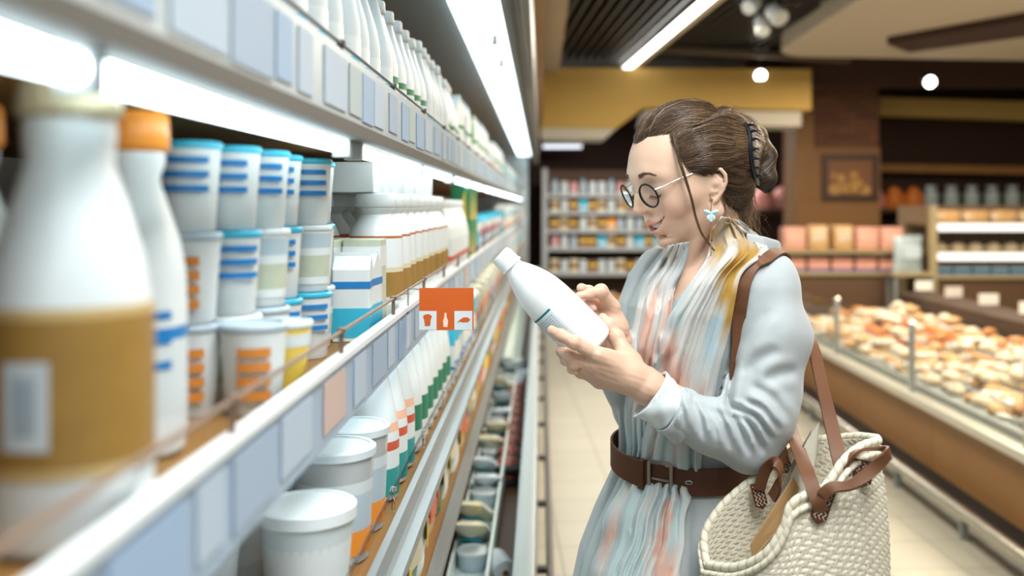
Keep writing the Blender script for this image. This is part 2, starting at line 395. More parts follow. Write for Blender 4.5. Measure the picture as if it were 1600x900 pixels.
# lower well: trough, floor, rim, outer skin, bumper rails
cpart('trough', mat('pale_green_trough', (.70,.80,.76), .4), [(-.225, CY0, .560, -.122, CY1, .566), (-.225, CY0, .56, -.219, CY1, .62), (-.130, CY0, .56, -.122, CY1, .640)])
cpart('well_floor', mat('well_brown', (.15,.07,.025), .5), [(-.93, CY0, .520, -.058, CY1, .548)])
cpart('well_rim', mat('rim_grey_white', (.30,.34,.34), .4), [(-.060, CY0, .50, -.012, CY1, .750)], b=.006, smooth=True)
cpart('base_skin', M_FASC, [(-.93, CY0, .10, -.014, CY1, .50)])
cpart('toe_kick', mat('toe_black', (.02,.02,.02), .6), [(-.93, CY0, 0, -.06, CY1, .10)])
bp_ = MB(); bp_.tube([(.030, CY0, .30), (.030, CY1, .30)], .013, 10); bmp = bp_.build('bumper_rail', mat('bumper_dark', (.10,.10,.105), .35, .5), case); bmp.location = CO
for k in range(16): part(bmp, 'bracket', M_DARKC, [(-.016, .35+k*.7, .29, .03, .38+k*.7, .31)])

# ---- orange aisle sign with three pictograms
M_OR = mat('sign_orange', (.60,.105,.010), .5); M_SW = mat('sign_white', (.66,.70,.72), .5)
SY = 1.50
sg_ = empty('hanging_sign', W(697, 452, SY)); tag(sg_, 'small orange shelf sign with white squares showing a cake, a bottle and a fish', 'sign')
SO = -sg_.location
def pl(name, pts, Y, m, th=.0012, par=None):
    A = [W(px, py, Y) for px, py in pts]; n = len(A); B = [a+[0, th, 0] for a in A]
    mb = MB(); mb.add(A+B, [tuple(range(n)), tuple(range(n, 2*n))[::-1]]+[(k, (k+1) % n, (k+1) % n+n, k+n) for k in range(n)]); o = mb.build(name, m, par or sg_, smooth=False)
    if par is None: o.location = SO
    return o
pn = pl('orange_panel', [(655, 450), (655, 516), (740, 516), (740, 450)], SY, M_OR, .002)
pl('white_square', [(655, 486), (655, 515.5), (682, 515.5), (682, 486)], SY-.0006, M_SW, .0005, pn); pl('white_square', [(710, 486), (710, 515.5), (738, 515.5), (738, 486)], SY-.0006, M_SW, .0005, pn)
pl('cake_mark', [(661, 494), (663, 500), (664, 509), (672, 509), (673, 500), (675, 494), (671, 491), (665, 491)], SY-.0012, M_OR, .0005, pn)
pl('bottle_mark', [(694.5, 489), (694, 496), (692, 501), (693, 511), (699, 511), (700, 501), (698, 496), (697.5, 489)], SY-.0006, mat('sign_peach', (.85,.62,.52), .5), .0005, pn)
pl('fish_mark', [(713, 505), (718, 500), (724, 496), (731, 496), (735, 499.5), (731, 503), (724, 503.5), (718, 502)], SY-.0012, M_OR, .0005, pn)
mb = MB(); mb.tube([W(655, 452, SY)+[0, .001, 0], W(652, 452, SY)+[0, .001, 0], [-.2075, SY+.001, 1.372], [-.2075, SY+.001, 1.330]], .0013, 6); o = mb.build('bracket', M_GREY, sg_); o.location = SO
# ================================================================= the woman
# head frame: f towards the nose, l to her left (the camera's side), z up; origin between the ear canals
YAW, PIT, HS = math.radians(24.5), math.radians(20), 1.0
_F0 = np.array([-math.cos(YAW), -math.sin(YAW), 0]); _L0 = np.array([math.sin(YAW), -math.cos(YAW), 0]); _U0 = np.array([0, 0, 1.0])
HF = math.cos(PIT)*_F0-math.sin(PIT)*_U0; HU = math.sin(PIT)*_F0+math.cos(PIT)*_U0; HL = _L0
HB = np.stack([HF, HL, HU]); HO = W(1083, 286, 1.53)
def toW(p): return HO+np.asarray(p, float)@HB*HS
def toH(P): return (np.asarray(P, float)-HO)@HB.T/HS
def pxof(P): P = np.atleast_2d(P); return np.stack([VPX+FPX*P[:, 0]/P[:, 1], VPY-FPX*(P[:, 2]-1.5)/P[:, 1]], 1)

CRC, CRR = (.002, 0, .042), (.0945, .0725, .079)
# smile line: centre to corner (|l| used, so it is symmetric)
MOUTH = spline([(.0925, .000, -.0405), (.0905, .010, -.0392), (.0850, .0210, -.0335), (.0730, .0335, -.0215)], 13)
UP_LIP = spline([(.0968, .000, -.0335), (.0958, .004, -.0327), (.0920, .013, -.0318), (.0858, .0225, -.0280), (.0728, .0345, -.0208)], 13)
LO_LIP = spline([(.0918, .000, -.0475), (.0912, .006, -.0468), (.0882, .014, -.0435), (.0825, .0235, -.0350), (.0730, .0345, -.0215)], 13)
def head_sdf(Q):
    A = Q.copy(); A[:, 1] = np.abs(A[:, 1])
    d = ell(A, CRC, CRR)
    d = smin(d, ell(A, (.030, 0, .005), (.0625, .058, .075)), .03)                      # face block
    d = smin(d, ell(A, (.046, 0, -.030), (.0415, .045, .045)), .02)
    d = smin(d, cone(A, (.014, .049, -.010), (.020, .046, -.036), .013, .012), .025)     # jaw angle
    d = smin(d, cone(A, (.020, .046, -.036), (.068, .011, -.069), .012, .012), .022)
    d = smin(d, ell(A, (.0760, 0, -.0670), (.0150, .017, .0140)), .012)                   # chin
    d = smin(d, cone(A, (.045, .047, -.004), (.066, .036, -.008), .016, .0165), .02)    # cheek bone
    d = smin(d, ell(A, (.0615, .035, -.0110), (.0170, .0150, .0160)), .012)                 # smiling cheek
    d = smin(d, ell(A, (.068, 0, -.036), (.0235, .030, .024)), .016)                       # muzzle
    d = smin(d, chain(A, [(.088, .004, .042), (.085, .022, .045), (.072, .041, .038)], [.0075, .0075, .006]), .014)   # brow
    d = smax(d, -ell(A, (.098, .032, .020), (.0125, .0165, .0110)), .014)                 # eye socket
    d = smin(d, ell(A, (.0765, .0305, .0165), (.0122, .0155, .0118)), .009)                # closed lid over the eyeball
    lid = np.abs(ell(A, (.0775, .030, .0165), (.0119, .0143, .0113)))
    d = smin(d, cone(A, (.0905, 0, .034), (.1035, 0, .006), .0065, .0062), .012)          # nose bridge
    d = smin(d, cone(A, (.1015, 0, .010), (.1090, 0, -.0055), .0062, .0074), .006)
    d = smin(d, cone(A, (.0860, 0, -.004), (.1015, 0, -.0095), .011, .0065), .008)
    d = smin(d, ell(A, (.0895, .0115, -.0110), (.0088, .0058, .0070)), .004)              # wing
    d = smax(d, -ell(A, (.0975, .0060, -.0168), (.0065, .0030, .0042)), .0025)              # nostril
    d = smax(d, -cone(A, (.098, .016, -.010), (.094, .021, -.024), .0022, .0016), .006)   # smile fold beside the nose
    rs = np.linspace(1, .3, 13)**.7
    d = smin(d, chain(A, UP_LIP[:, :], .0044*rs+.0010), .0045)
    d = smin(d, chain(A, LO_LIP[:, :], .0054*rs+.0010), .007)
    q = A.copy(); hh = np.interp(A[:, 1], MOUTH[:, 1], np.linspace(1, 0, 13)**.6)          # open mouth showing teeth
    zc = np.interp(A[:, 1], MOUTH[:, 1], MOUTH[:, 2]); fc = np.interp(A[:, 1], MOUTH[:, 1], MOUTH[:, 0])
    cav = np.maximum(np.abs(A[:, 2]-zc)-.0050*hh, np.maximum(fc-.016-A[:, 0], A[:, 1]-.0325))
    d = smax(d, -cav, .0015)
    d = smax(d, -ell(A, (.086, 0, -.0585), (.010, .012, .0024)), .01)
    # ear
    E = (Q-np.array((.011, .066, -.002)))*1.05; c, s = math.cos(.18), math.sin(.18)
    e = np.stack([E[:, 0]*c+E[:, 2]*s, E[:, 1], -E[:, 0]*s+E[:, 2]*c], 1)
    e[:, 1] = np.where(Q[:, 1] > 0, E[:, 1], (-Q[:, 1]-.066)*1.05)
    e[:, 1] -= -.35*e[:, 0]
    helix = [(.007, .002, -.002), (.010, .004, .010), (.008, .008, .021), (.000, .011, .0275), (-.0095, .013, .025), (-.0150, .014, .015), (-.0150, .013, .003), (-.0105, .010, -.009), (-.0045, .007, -.018), (.0015, .004, -.0245)]
    hr = [.0020, .0023, .0025, .0026, .0027, .0027, .0025, .0024, .0028, .0036]
    de = chain(e, helix, hr)
    de = smin(de, ell(e, (-.004, .0045, .004), (.0125, .0025, .0215)), .004)
    de = smin(de, chain(e, [(-.002, .008, .019), (-.0088, .010, .008), (-.0078, .009, -.003), (-.002, .007, -.010)], [.0016, .0020, .002, .0018]), .004)
    de = smin(de, cone(e, (.0075, .003, -.003), (.0055, .005, -.008), .003, .0028), .004)
    de = smax(de, -ell(e, (.0015, .0095, -.001), (.0055, .0050, .0065)), .003)
    de = smin(de, cone(e, (-.004, -.010, .004), (-.004, .002, .004), .011, .009), .005)
    d = smin(d, de, .005)
    return d*.9
NECK = [toW((-.030, 0, -.028)), W(1114, 385, 1.555), W(1120, 440, 1.57)]
# torso frame
TY = math.radians(25); TF = np.array([-math.cos(TY), -math.sin(TY), 0]); TL = np.array([math.sin(TY), -math.cos(TY), 0])
def T(f, l, z, o=None):
    o = (.240, 1.555) if o is None else o
    return np.array([o[0], o[1], 0])+f*TF+l*TL+np.array([0, 0, z])
TB = np.stack([TF, TL, np.array([0, 0, 1.0])])
def skin_sdf(P):
    d = head_sdf(toH(P))*HS
    n = chain(P, NECK, [.038, .0445, .052], .02)
    d = smin(d, n, .010)
    ch = ell(P, T(.000, 0, 1.300, (.262, 1.56)), (.101, .150, .118), TB.T)
    d = smin(d, ch, .05)
    st = cone(P, toW((.012, .058, -.045)), T(.066, .012, 1.375, (.262, 1.56)), .009, .008)      # neck tendon
    d = smin(d, st, .02)
    cl = cone(P, T(.070, .02, 1.375, (.262, 1.56)), T(.030, .11, 1.385, (.262, 1.56)), .007, .007)
    d = smin(d, cl, .02)
    return d
SKINC = np.array([.74, .49, .355])
def paint_face(V):
    Q = toH(V); A = Q.copy(); A[:, 1] = np.abs(A[:, 1])
    C = np.tile(SKINC, (len(V), 1)); 
    n = snoise(V, 60, 3)[:, None]; C = C*(1+.02*n)
    def blend(w, col): 
        nonlocal C
        w = np.clip(w, 0, 1)[:, None]; C = C*(1-w)+np.array(col)*w
    blend(.45*np.exp(-(sph(A, (.068, .036, -.014), .0)/.022)**2), (.86, .44, .35))
    blend(.35*np.exp(-(sph(A, (.103, 0, -.010), .0)/.012)**2), (.84, .46, .38))
    du = chain(A, UP_LIP, np.linspace(.0062, .0030, 13)); dl = chain(A, LO_LIP, np.linspace(.0070, .0030, 13))
    blend((.0004-du)/.0010, (.60, .245, .20)); blend((.0004-dl)/.0010, (.62, .26, .21))
    zc = np.interp(A[:, 1], MOUTH[:, 1], MOUTH[:, 2]); fc = np.interp(A[:, 1], MOUTH[:, 1], MOUTH[:, 0])
    ins = (A[:, 0] < fc-.0015) & (A[:, 0] > .05) & (np.abs(A[:, 2]-zc) < .0075) & (A[:, 1] < .0275)
    ins &= head_sdf(Q+np.array([.004, 0, 0])) > -.02
    blend(np.where(ins, 1.0, 0), (.22, .05, .05))
    lw = np.exp(-(np.abs(A[:, 2]-.021)/.005)**2)*np.exp(-(np.abs(A[:, 1]-.031)/.014)**2)*(A[:, 0] > .07)
    blend(.25*lw, (.62, .36, .28))
    return C
M_SKIN = mat('skin', (.83,.6,.47), .42, sss=.12, attr='Col')
woman = empty('person', (.25, 1.56, 0))
tag(woman, 'woman in glasses and pale coat reading a white bottle in the dairy aisle', 'person')
def wchild(name, me, parent=None):
    o = link(name, me); o.parent = parent or woman
    if not parent: o.matrix_parent_inverse = Matrix.Translation(woman.location).inverted()
    return o
hv, hf = sdf_mesh(skin_sdf, W(965, 480, 1.50)*[1, 0, 1]+[0, 1.385, -.14], W(1185, 150, 1.5)*[1, 0, 1]+[.02, 1.70, 0], .0019)
BODY_PARTS = [(hv, hf)]; BODY_COL = [paint_face(hv)]
# ---- hands: joints laid out where the photograph shows them, one skin each
BB = W(931, 543, 1.392); BT = W(781, 397, 1.395); BL = np.linalg.norm(BT-BB); BA = (BT-BB)/BL
BN_ = np.array([0, -1.0, 0]); BN_ -= BN_@BA*BA; BN_ /= np.linalg.norm(BN_); BQ = np.cross(BA, BN_)
B_PROF = [(.0, .004), (.022, .002), (.0290, .0), (.0350, .0035), (.0385, .012), (.0400, .030), (.0404, .060), (.0404, .098), (.0395, .116), (.0368, .135), (.0320, .153), (.0262, .169), (.0205, .181), (.0168, .188), (.0160, .193)]
bk = BL/.222
def bottle_sdf(P):
    q = P-BB; t = q@BA/bk; r = np.linalg.norm(q-np.outer(q@BA, BA), axis=1)
    R = np.interp(t, [p[1] for p in B_PROF[3:]], [p[0] for p in B_PROF[3:]])
    return np.maximum(r-R*bk, -t*bk)
def finger(P, pts, rs, k=.004):
    pts = [np.asarray(p) for p in pts]
    d = chain(P, pts, rs, k)
    for p, r in zip(pts[1:-1], rs[1:-1]): d = smin(d, sph(P, p, r*1.02), .004)
    return d
LH = dict(
 wrist=W(1008, 603, 1.372), hub=W(985, 588, 1.368),
 index=[W(935, 556, 1.342), W(897, 535, 1.329), W(877, 524, 1.336), W(862, 516, 1.350)],
 middle=[W(929, 572, 1.350), W(890, 556, 1.350), W(878, 548, 1.382), W(878, 536, 1.412)],
 ring=[W(930, 584, 1.360), W(897, 569, 1.352), W(884, 562, 1.382), W(880, 549, 1.412)],
 pinky=[W(937, 594, 1.372), W(907, 582, 1.368), W(894, 576, 1.392), W(889, 565, 1.415)],
 thumb=[W(982, 566, 1.385), W(963, 527, 1.402), W(951, 508, 1.408), W(942, 497, 1.412)])
LR = dict(index=[.0105, .0088, .0078, .0066], middle=[.0105, .0088, .0078, .0066], ring=[.0100, .0085, .0074, .0064], pinky=[.0092, .0074, .0066, .0056], thumb=[.0150, .0110, .0092, .0072])
def lhand_sdf(P):
    w = LH['wrist']; d = cone(P, w+[.075, .02, -.045], w, .027, .0235)
    d = smin(d, cone(P, w, LH['hub'], .0225, .0215), .015)
    d = smin(d, cone(P, w+[0, .010, .006], w+[-.03, .014, .01], .018, .02), .012)
    for n in ('index', 'middle', 'ring', 'pinky'):
        d = smin(d, cone(P, LH['hub'], LH[n][0], .019, .0125), .012)
    d = smin(d, cone(P, LH['hub']+[0, .012, 0], LH['thumb'][0], .020, .0155), .014)
    d = smin(d, cone(P, LH['thumb'][0], LH['index'][0]+[.012, .012, -.004], .013, .010), .014)
    for n in ('index', 'middle', 'ring', 'pinky'):
        f = finger(P, LH[n], LR[n]); d = smin(d, f, .0055)
    d = smin(d, finger(P, LH['thumb'], LR['thumb']), .010)
    for n in ('index', 'middle', 'ring'):                                       # tendons
        d = smin(d, cone(P, LH['hub']+[.0, -.014, .004], LH[n][0]+[0, -.0085, .002], .0035, .0035), .008)
    d = smin(d, sph(P, w+[.006, -.016, -.002], .009), .012)                      # wrist bone
    d = smax(d, -(bottle_sdf(P)+.0006), .0015)
    return d+.00025*snoise(P, 420, 9)
RH = dict(
 wrist=W(962, 535, 1.470), hub=W(958, 512, 1.462),
 index=[W(957, 480, 1.455), W(939, 455, 1.437), W(921, 459, 1.426), W(905, 462, 1.420)],
 middle=[W(955, 486, 1.472), W(907, 463, 1.458), W(917, 473, 1.442), W(927, 482, 1.438)],
 ring=[W(956, 492, 1.478), W(930, 478, 1.490), W(921, 486, 1.472), W(935, 494, 1.462)],
 pinky=[W(957, 502, 1.480), W(940, 488, 1.478), W(929, 492, 1.462), W(938, 501, 1.456)],
 thumb=[W(955, 500, 1.462), W(938, 480, 1.478), W(920, 456, 1.462), W(908, 450, 1.446)])
RR = dict(index=[.0115, .0100, .0066, .0058], middle=[.0100, .0062, .0062, .0058], ring=[.010, .0085, .0074, .0064], pinky=[.0092, .0074, .0066, .0056], thumb=[.0140, .0105, .0088, .0070])
def rhand_sdf(P):
    w = RH['wrist']; d = cone(P, w+[.03, .10, -.09], w, .026, .0225)
    d = smin(d, cone(P, w, RH['hub'], .0215, .0200), .015)
    for n in ('index', 'middle', 'ring', 'pinky'):
        d = smin(d, cone(P, RH['hub'], RH[n][0], .018, .0115), .010)
    for n in ('index', 'middle', 'ring', 'pinky'):
        d = smin(d, finger(P, RH[n], RR[n]), .0045)
    d = smin(d, cone(P, RH['hub'], RH['thumb'][0], .016, .013), .012)
    d = smin(d, finger(P, RH['thumb'], RR['thumb']), .006)
    d = smax(d, -(bottle_sdf(P)+.0006), .0015)
    return d+.00025*snoise(P, 420, 9)
def paint_hand(V, H, R):
    C = np.tile(SKINC*[1.0, .97, .95], (len(V), 1))*(1+.03*snoise(V, 90, 8)[:, None])
    for n, pts in H.items():
        if n in ('wrist', 'hub'): continue
        for p in pts[:-1]:
            w = .30*np.exp(-(sph(V, p, 0)/.011)**2)[:, None]; C = C*(1-w)+np.array([.80, .42, .32])*w
        w = .35*np.exp(-(sph(V, pts[-1], 0)/.010)**2)[:, None]; C = C*(1-w)+np.array([.84, .46, .38])*w
    return C
for f, H, R in ((lhand_sdf, LH, LR), (rhand_sdf, RH, RR)):
    pts = np.array([q for n, v in H.items() for q in (v if isinstance(v, list) else [v])])
    lo, hi = pts.min(0)-.03, pts.max(0)+.03
    lo[2] -= .02; hi[0] += .03; hi[1] += .03
    v, fc_ = sdf_mesh(f, lo, hi, .0015); BODY_PARTS.append((v, fc_)); BODY_COL.append(paint_hand(v, H, R))
# ---- dress, coat, cuffs, belt, scarf
_tz = [.50, .70, .86, .94, 1.02, 1.07, 1.10, 1.14, 1.20, 1.28, 1.34, 1.385, 1.420, 1.445]
_ta = [.200, .185, .165, .146, .116, .098, .092, .096, .104, .114, .106, .088, .066, .045]
_tb = [.205, .190, .176, .164, .144, .128, .121, .124, .134, .150, .160, .158, .135, .085]
_tx = [.226, .226, .227, .228, .232, .236, .238, .241, .246, .252, .257, .262, .270, .276]
def torso_sdf(P, grow=0.0, pleat=True):
    z = P[:, 2]; a = np.interp(z, _tz, _ta)+grow; b = np.interp(z, _tz, _tb)+grow; x0 = np.interp(z, _tz, _tx)
    q = P-np.stack([x0, np.full(len(P), 1.555), z], 1); f = q@TF; l = q@TL
    th = np.arctan2(l/b, f/a); r = np.sqrt((f/a)**2+(l/b)**2)
    d = (r-1)*np.minimum(a, b)*.92
    if pleat:
        am = np.interp(z, [.5, .95, 1.07, 1.10, 1.14, 1.3], [.012, .009, .0035, .0005, .0025, .0])
        d = d-am*np.sin(th*19+1.6*np.sin(z*9+th*2))
    vw = np.interp(z, [1.325, 1.36, 1.43], [.004, .030, .066])
    d = smax(d, -np.maximum(np.maximum(np.abs(l-.036)-vw, 1.325-z), -f), .004)
    return np.maximum(np.maximum(d, z-1.43), .50-z)
SH, EL, WR = W(1193, 452, 1.430), W(1171, 690, 1.390), W(1048, 640, 1.372)
SH2, EL2, WR2 = W(1037, 432, 1.690), W(1004, 640, 1.665), W(951, 545, 1.490)
INEL = W(1124, 652, 1.37)
CREASE = [  # sleeve folds on the near side: photo path, half width px, depth m
 ([(1150, 560), (1142, 600), (1139, 628), (1150, 640)], 5, .006), ([(1140, 634), (1164, 642), (1186, 656), (1206, 690)], 4.5, .0062), ([(1160, 626), (1192, 640), (1218, 676)], 5, .0045),
 ([(1170, 600), (1205, 622), (1232, 660)], 7, .0035), ([(1078, 622), (1092, 650), (1100, 690)], 5, .0050), ([(1110, 634), (1130, 662), (1142, 705)], 5, .0055),
 ([(1136, 640), (1158, 672), (1172, 712)], 5, .0065), ([(1146, 640), (1176, 668), (1194, 712)], 5, .0055), ([(1056, 618), (1066, 640), (1070, 672)], 4, .0040),
 ([(1092, 626), (1112, 652), (1122, 690)], 4, .0028), ([(1162, 585), (1190, 560), (1222, 545)], 9, .0028), ([(1158, 545), (1180, 510), (1205, 480)], 9, .0025),
 ([(1190, 600), (1215, 585), (1250, 580)], 9, .0028), ([(1168, 470), (1182, 440), (1190, 418)], 8, .0020)]
CREASE = [(spline(p, 14), w, dp) for p, w, dp in CREASE]
def creases(P):
    q = pxof(P); out = np.zeros(len(P)); near = np.clip((1.43-P[:, 1])/.03, 0, 1)
    sel = np.where((near > 0) & (q[:, 0] > 1030) & (q[:, 0] < 1290) & (q[:, 1] > 400) & (q[:, 1] < 760))[0]
    if len(sel) == 0: return out
    Q = q[sel]; o = np.zeros(len(sel))
    for p, w, dp in CREASE:
        best = np.full(len(Q), 1e9); tb = np.zeros(len(Q)); sd = np.zeros(len(Q))
        for k in range(len(p)-1):
            a, b = p[k], p[k+1]; e = b-a; L2 = e@e; t = np.clip((Q-a)@e/L2, 0, 1); v = Q-a-t[:, None]*e; dd = np.hypot(v[:, 0], v[:, 1])
            m = dd < best; best[m] = dd[m]; tb[m] = (k+t[m])/(len(p)-1)
        en = np.clip(np.minimum(tb*5, (1-tb)*5), .0, 1)
        o += dp*en*np.exp(-(best/w)**2)-dp*.75*en*np.exp(-((best-2.0*w)/(1.1*w))**2)
    out[sel] = o*near[sel]; return out
def sleeve_sdf(P):
    d = chain(P, [SH, W(1207, 525, 1.412), W(1190, 635, 1.396)], [.0515, .0525, .0510], .02)
    d = smin(d, cone(P, W(1190, 635, 1.396), EL, .052, .0445), .02)
    d = smin(d, chain(P, [EL, W(1110, 666, 1.376), WR], [.0445, .0380, .0330], .02), .010)
    d = d+creases(P)
    w2 = np.clip((P[:, 2]-1.20)/.12, 0, 1)
    d = d-.0026*w2*np.sin(P[:, 0]*60-P[:, 2]*28+2*snoise(P, 14, 42))-.0016*snoise(P, 34, 43)-.0028*np.sin(P[:, 2]*46+P[:, 0]*70+1.5*snoise(P, 10, 47))*np.clip((1.27-P[:, 2])/.06, 0, 1)*np.clip((P[:, 2]-1.10)/.06, 0, 1)
    dw = np.linalg.norm(P-WR, axis=1)                     # band and short creases above the cuff
    d = d-.0026*np.exp(-(dw/.05)**2)*np.sin(dw*210+snoise(P, 40, 44)*1.2)
    return d
def sleeve2_sdf(P):
    d = chain(P, [SH2, EL2, WR2], [.052, .047, .034], .02)
    return d-.003*snoise(P, 40, 45)
def coat_sdf(P, near=True):
    z = P[:, 2]; t = torso_sdf(P, .010, False)
    x0 = np.interp(z, _tz, _tx); q = P-np.stack([x0, np.full(len(P), 1.555), z], 1); f = q@TF; l = q@TL
    wd = np.interp(z, [.7, 1.0, 1.1, 1.25, 1.40, 1.45], [.075, .060, .058, .060, .050, .035])
    opn = np.maximum(np.abs(l)-wd, -f)                   # open front
    t = smax(t, -opn, .008)
    t = t-.0075*(np.abs(np.sin(np.arctan2(l, f)*8.5+.6*np.sin(z*8)))**.6-.5)*np.clip((1.085-z)/.08, 0, 1)-.0015*snoise(P, 30, 46)
    t = smax(t, -(np.abs(z-1.095)-.0235), .004) if False else t
    d = smin(t, cone(P, W(1120, 408, 1.57), SH+[-.01, .01, -.004], .043, .047), .03)
    d = smin(d, cone(P, W(1120, 405, 1.59), SH2, .045, .045), .03)
    s1 = sleeve_sdf(P) if near else None
    if near:
        grv = np.exp(-(np.abs(s1)/.010)**2)*np.clip((1.36-z)/.06, 0, 1); d = d+.006*grv
        d = smin(d, s1, np.interp(z, [1.29, 1.38], [.002, .03]))
    d = smin(d, sleeve2_sdf(P), .006)
    d = smax(d, -opn2(P), .008)
    for S, E in ((WR, EL), (WR2, EL2)):                  # open sleeve ends
        n = (S-E)/np.linalg.norm(S-E); d = smax(d, np.where(np.linalg.norm(P-S, axis=1) < .09, (P-S)@n, -1), .003)
    return np.maximum(d, .80-z)
def opn2(P):
    """neck opening"""
    q = P-np.array([.262, 1.56, 0]); f = q@TF; l = q@TL
    return np.maximum(np.maximum(np.abs(l-.025)-.066, 1.30-P[:, 2]), -.035-f)
cv_, cf_ = sdf_mesh(coat_sdf, [.04, 1.28, .78], [.47, 1.80, 1.47], .0034)
M_COAT = mat('pale_wool_coat', (.47,.505,.515), .85, sheen=.3, bump=(900, .25, .001))
coat = wchild('coat', mesh('coat', cv_, cf_, M_COAT)); coat['label'] = 'pale grey blue coat with rolled sleeves'
def body_dress(P): return torso_sdf(P)
dv, df = sdf_mesh(body_dress, [-.02, 1.28, .46], [.50, 1.84, 1.46], .0045)
M_DRESS = mat('pale_linen_dress', (.46,.53,.52), .85, bump=(700, .3, .001))
dress = wchild('dress', mesh('dress', dv, df, M_DRESS))
# collar: a stiff folded flap behind the neck
mb = MB()
ctr = [(1166, 364), (1196, 370), (1219, 377), (1222, 399), (1196, 397), (1168, 392)]
V = [W(px, py, 1.50+(.02 if i in (2, 3) else 0)) for i, (px, py) in enumerate(ctr)]+[W(px-2, py+1, 1.585) for px, py in ctr]
F = [(0, 1, 4, 5), (1, 2, 3, 4), (11, 10, 7, 6), (10, 9, 8, 7)]+[(i, i+6, (i+1) % 6+6, (i+1) % 6) for i in range(6)]
mb.add(V, [f[::-1] for f in F]); o = mb.build('collar', M_COAT, coat)
bv_ = o.modifiers.new('b', 'BEVEL'); bv_.width = .004; bv_.segments = 3
# white shirt cuff, rolled
def ring_sweep(c0, c1, r0, r1, n=64, m=16, amp=.001, seed=0, flat=.86):
    c0, c1 = np.array(c0), np.array(c1); T_ = (c1-c0)/np.linalg.norm(c1-c0); a = np.cross(T_, [0, 1, 0]); a /= np.linalg.norm(a); b = np.cross(T_, a)
    V = []
    for i in range(m+1):
        s = i/m; r = r0+(r1-r0)*s
        for k in range(n):
            t = 2*PI*k/n; d = a*math.cos(t)+b*math.sin(t)*flat; p = c0+(c1-c0)*s+d*r
            w = amp*math.sin(3*t+s*5+seed)+amp*.8*math.sin(7*t-s*9+seed*2); V.append(p+d*w+T_*amp*1.5*math.sin(2*t+seed)*s)
    return V, [(i*n+k, i*n+(k+1) % n, (i+1)*n+(k+1) % n, (i+1)*n+k) for i in range(m) for k in range(n)]
M_WHITE = mat('white_cotton', (.80,.86,.87), .8, bump=(500, .25, .001))
mb = MB(); mb.add(*ring_sweep(W(1052, 643, 1.372), W(1016, 617, 1.372), .0300, .0385, amp=.0018, seed=1))
mb.add(*ring_sweep(W(1016, 617, 1.372), W(1040, 636, 1.372), .0375, .0265, amp=.001, seed=1))
o = mb.build('shirt_cuff', M_WHITE, woman); o.location = -woman.location
o.modifiers.new('s', 'SOLIDIFY').thickness = .0016
mb = MB(); mb.add(*ring_sweep(W(1077, 657, 1.376), W(1050, 639, 1.372), .0395, .0375, amp=.0008, seed=2)); o = mb.build('sleeve_band', M_COAT, coat)
o.modifiers.new('s', 'SOLIDIFY').thickness = .003
# belt following the waist, over coat and dress
def wst(P): return np.minimum(torso_sdf(P, .0045, False), coat_sdf(P))
bz = []
for k in range(140):
    t = 2*PI*k/140; z = 1.098-.009*math.cos(t-.4)
    a = np.interp(z, _tz, _ta)+.0200; b = np.interp(z, _tz, _tb)+.0200
    bz.append(np.array([np.interp(z, _tz, _tx), 1.555, z])+TF*a*math.cos(t)+TL*b*math.sin(t))
bz = np.array(bz); out = np.roll(bz, -1, 0)-np.roll(bz, 1, 0); out = np.cross(out, [0, 0, 1]); out /= np.linalg.norm(out, axis=1)[:, None]
M_LEATH = mat('brown_leather', (.075,.026,.013), .48, noise=(9, (.12,.042,.018), .9), bump=(160, .15, .0008))
M_LEATH2 = mat('tan_leather', (.12,.046,.020), .5, noise=(14, (.19,.075,.030), .8), bump=(160, .2, .0008))
M_STEEL = mat('brushed_steel', (.55,.56,.56), .32, 1)
belt = empty('belt', -woman.location); belt.parent = woman; belt['label'] = 'brown leather belt with square steel buckle'
def strip(c, up_, o_, hw, th):
    V = []; n = len(c)
    for j in range(n):
        for (u, w) in ((-1, 0), (1, 0), (1, 1), (-1, 1)): V.append(c[j]+up_*hw*u+o_[j]*th*w)
    return V, [(j*4+k, j*4+(k+1) % 4, ((j+1) % n)*4+(k+1) % 4, ((j+1) % n)*4+k) for j in range(n) for k in range(4)]
mb = MB(); mb.add(*strip(bz, np.array([0, 0, 1.0]), out, .0200, .0038))
o = mb.build('strap', M_LEATH, belt)
pp = pxof(bz); i0 = min(range(140), key=lambda i: (pp[i][0]-1034)**2+(0 if bz[i][1] < 1.55 else 1e6))
bt = out[i0]; tg_ = bz[(i0+1) % 140]-bz[i0-1]; tg_ /= np.linalg.norm(tg_); 
if pxof(bz[i0]+tg_*.02)[0][0] < pp[i0][0]: tg_ = -tg_
c0 = bz[i0]+bt*.0060; mb = MB(); zz = np.array([0, 0, 1.0])
fr = [c0+tg_*x+zz*z_ for x, z_ in ((-.0190, .0245), (.0135, .0255), (.0170, .0225), (.0170, -.0225), (.0135, -.0255), (-.0190, -.0245), (-.0212, -.0225), (-.0212, .0225), (-.0190, .0245), (.0, .0250))]
mb.tube(fr, 1, m=0, flat=(.0052, .0032), up=bt)
mb.tube([c0-tg_*.016, c0-tg_*.004+bt*.002, c0+tg_*.014+bt*.0015], .0018, 6); mb.build('buckle', M_STEEL, belt)
mb = MB()
for dx in (.040,):
    j = min(range(140), key=lambda i: np.linalg.norm(bz[i]-(bz[i0]+tg_*dx))); c = bz[j]+out[j]*.0040
    e = (bz[(j+1) % 140]-bz[j-1]); e /= np.linalg.norm(e)
    mb.tube([c+(e*math.cos(t)*.0050+zz*math.sin(t)*.0024) for t in np.linspace(0, 2*PI, 17)], .0008, 6, cap=False)
mb.build('eyelets', M_STEEL, belt)
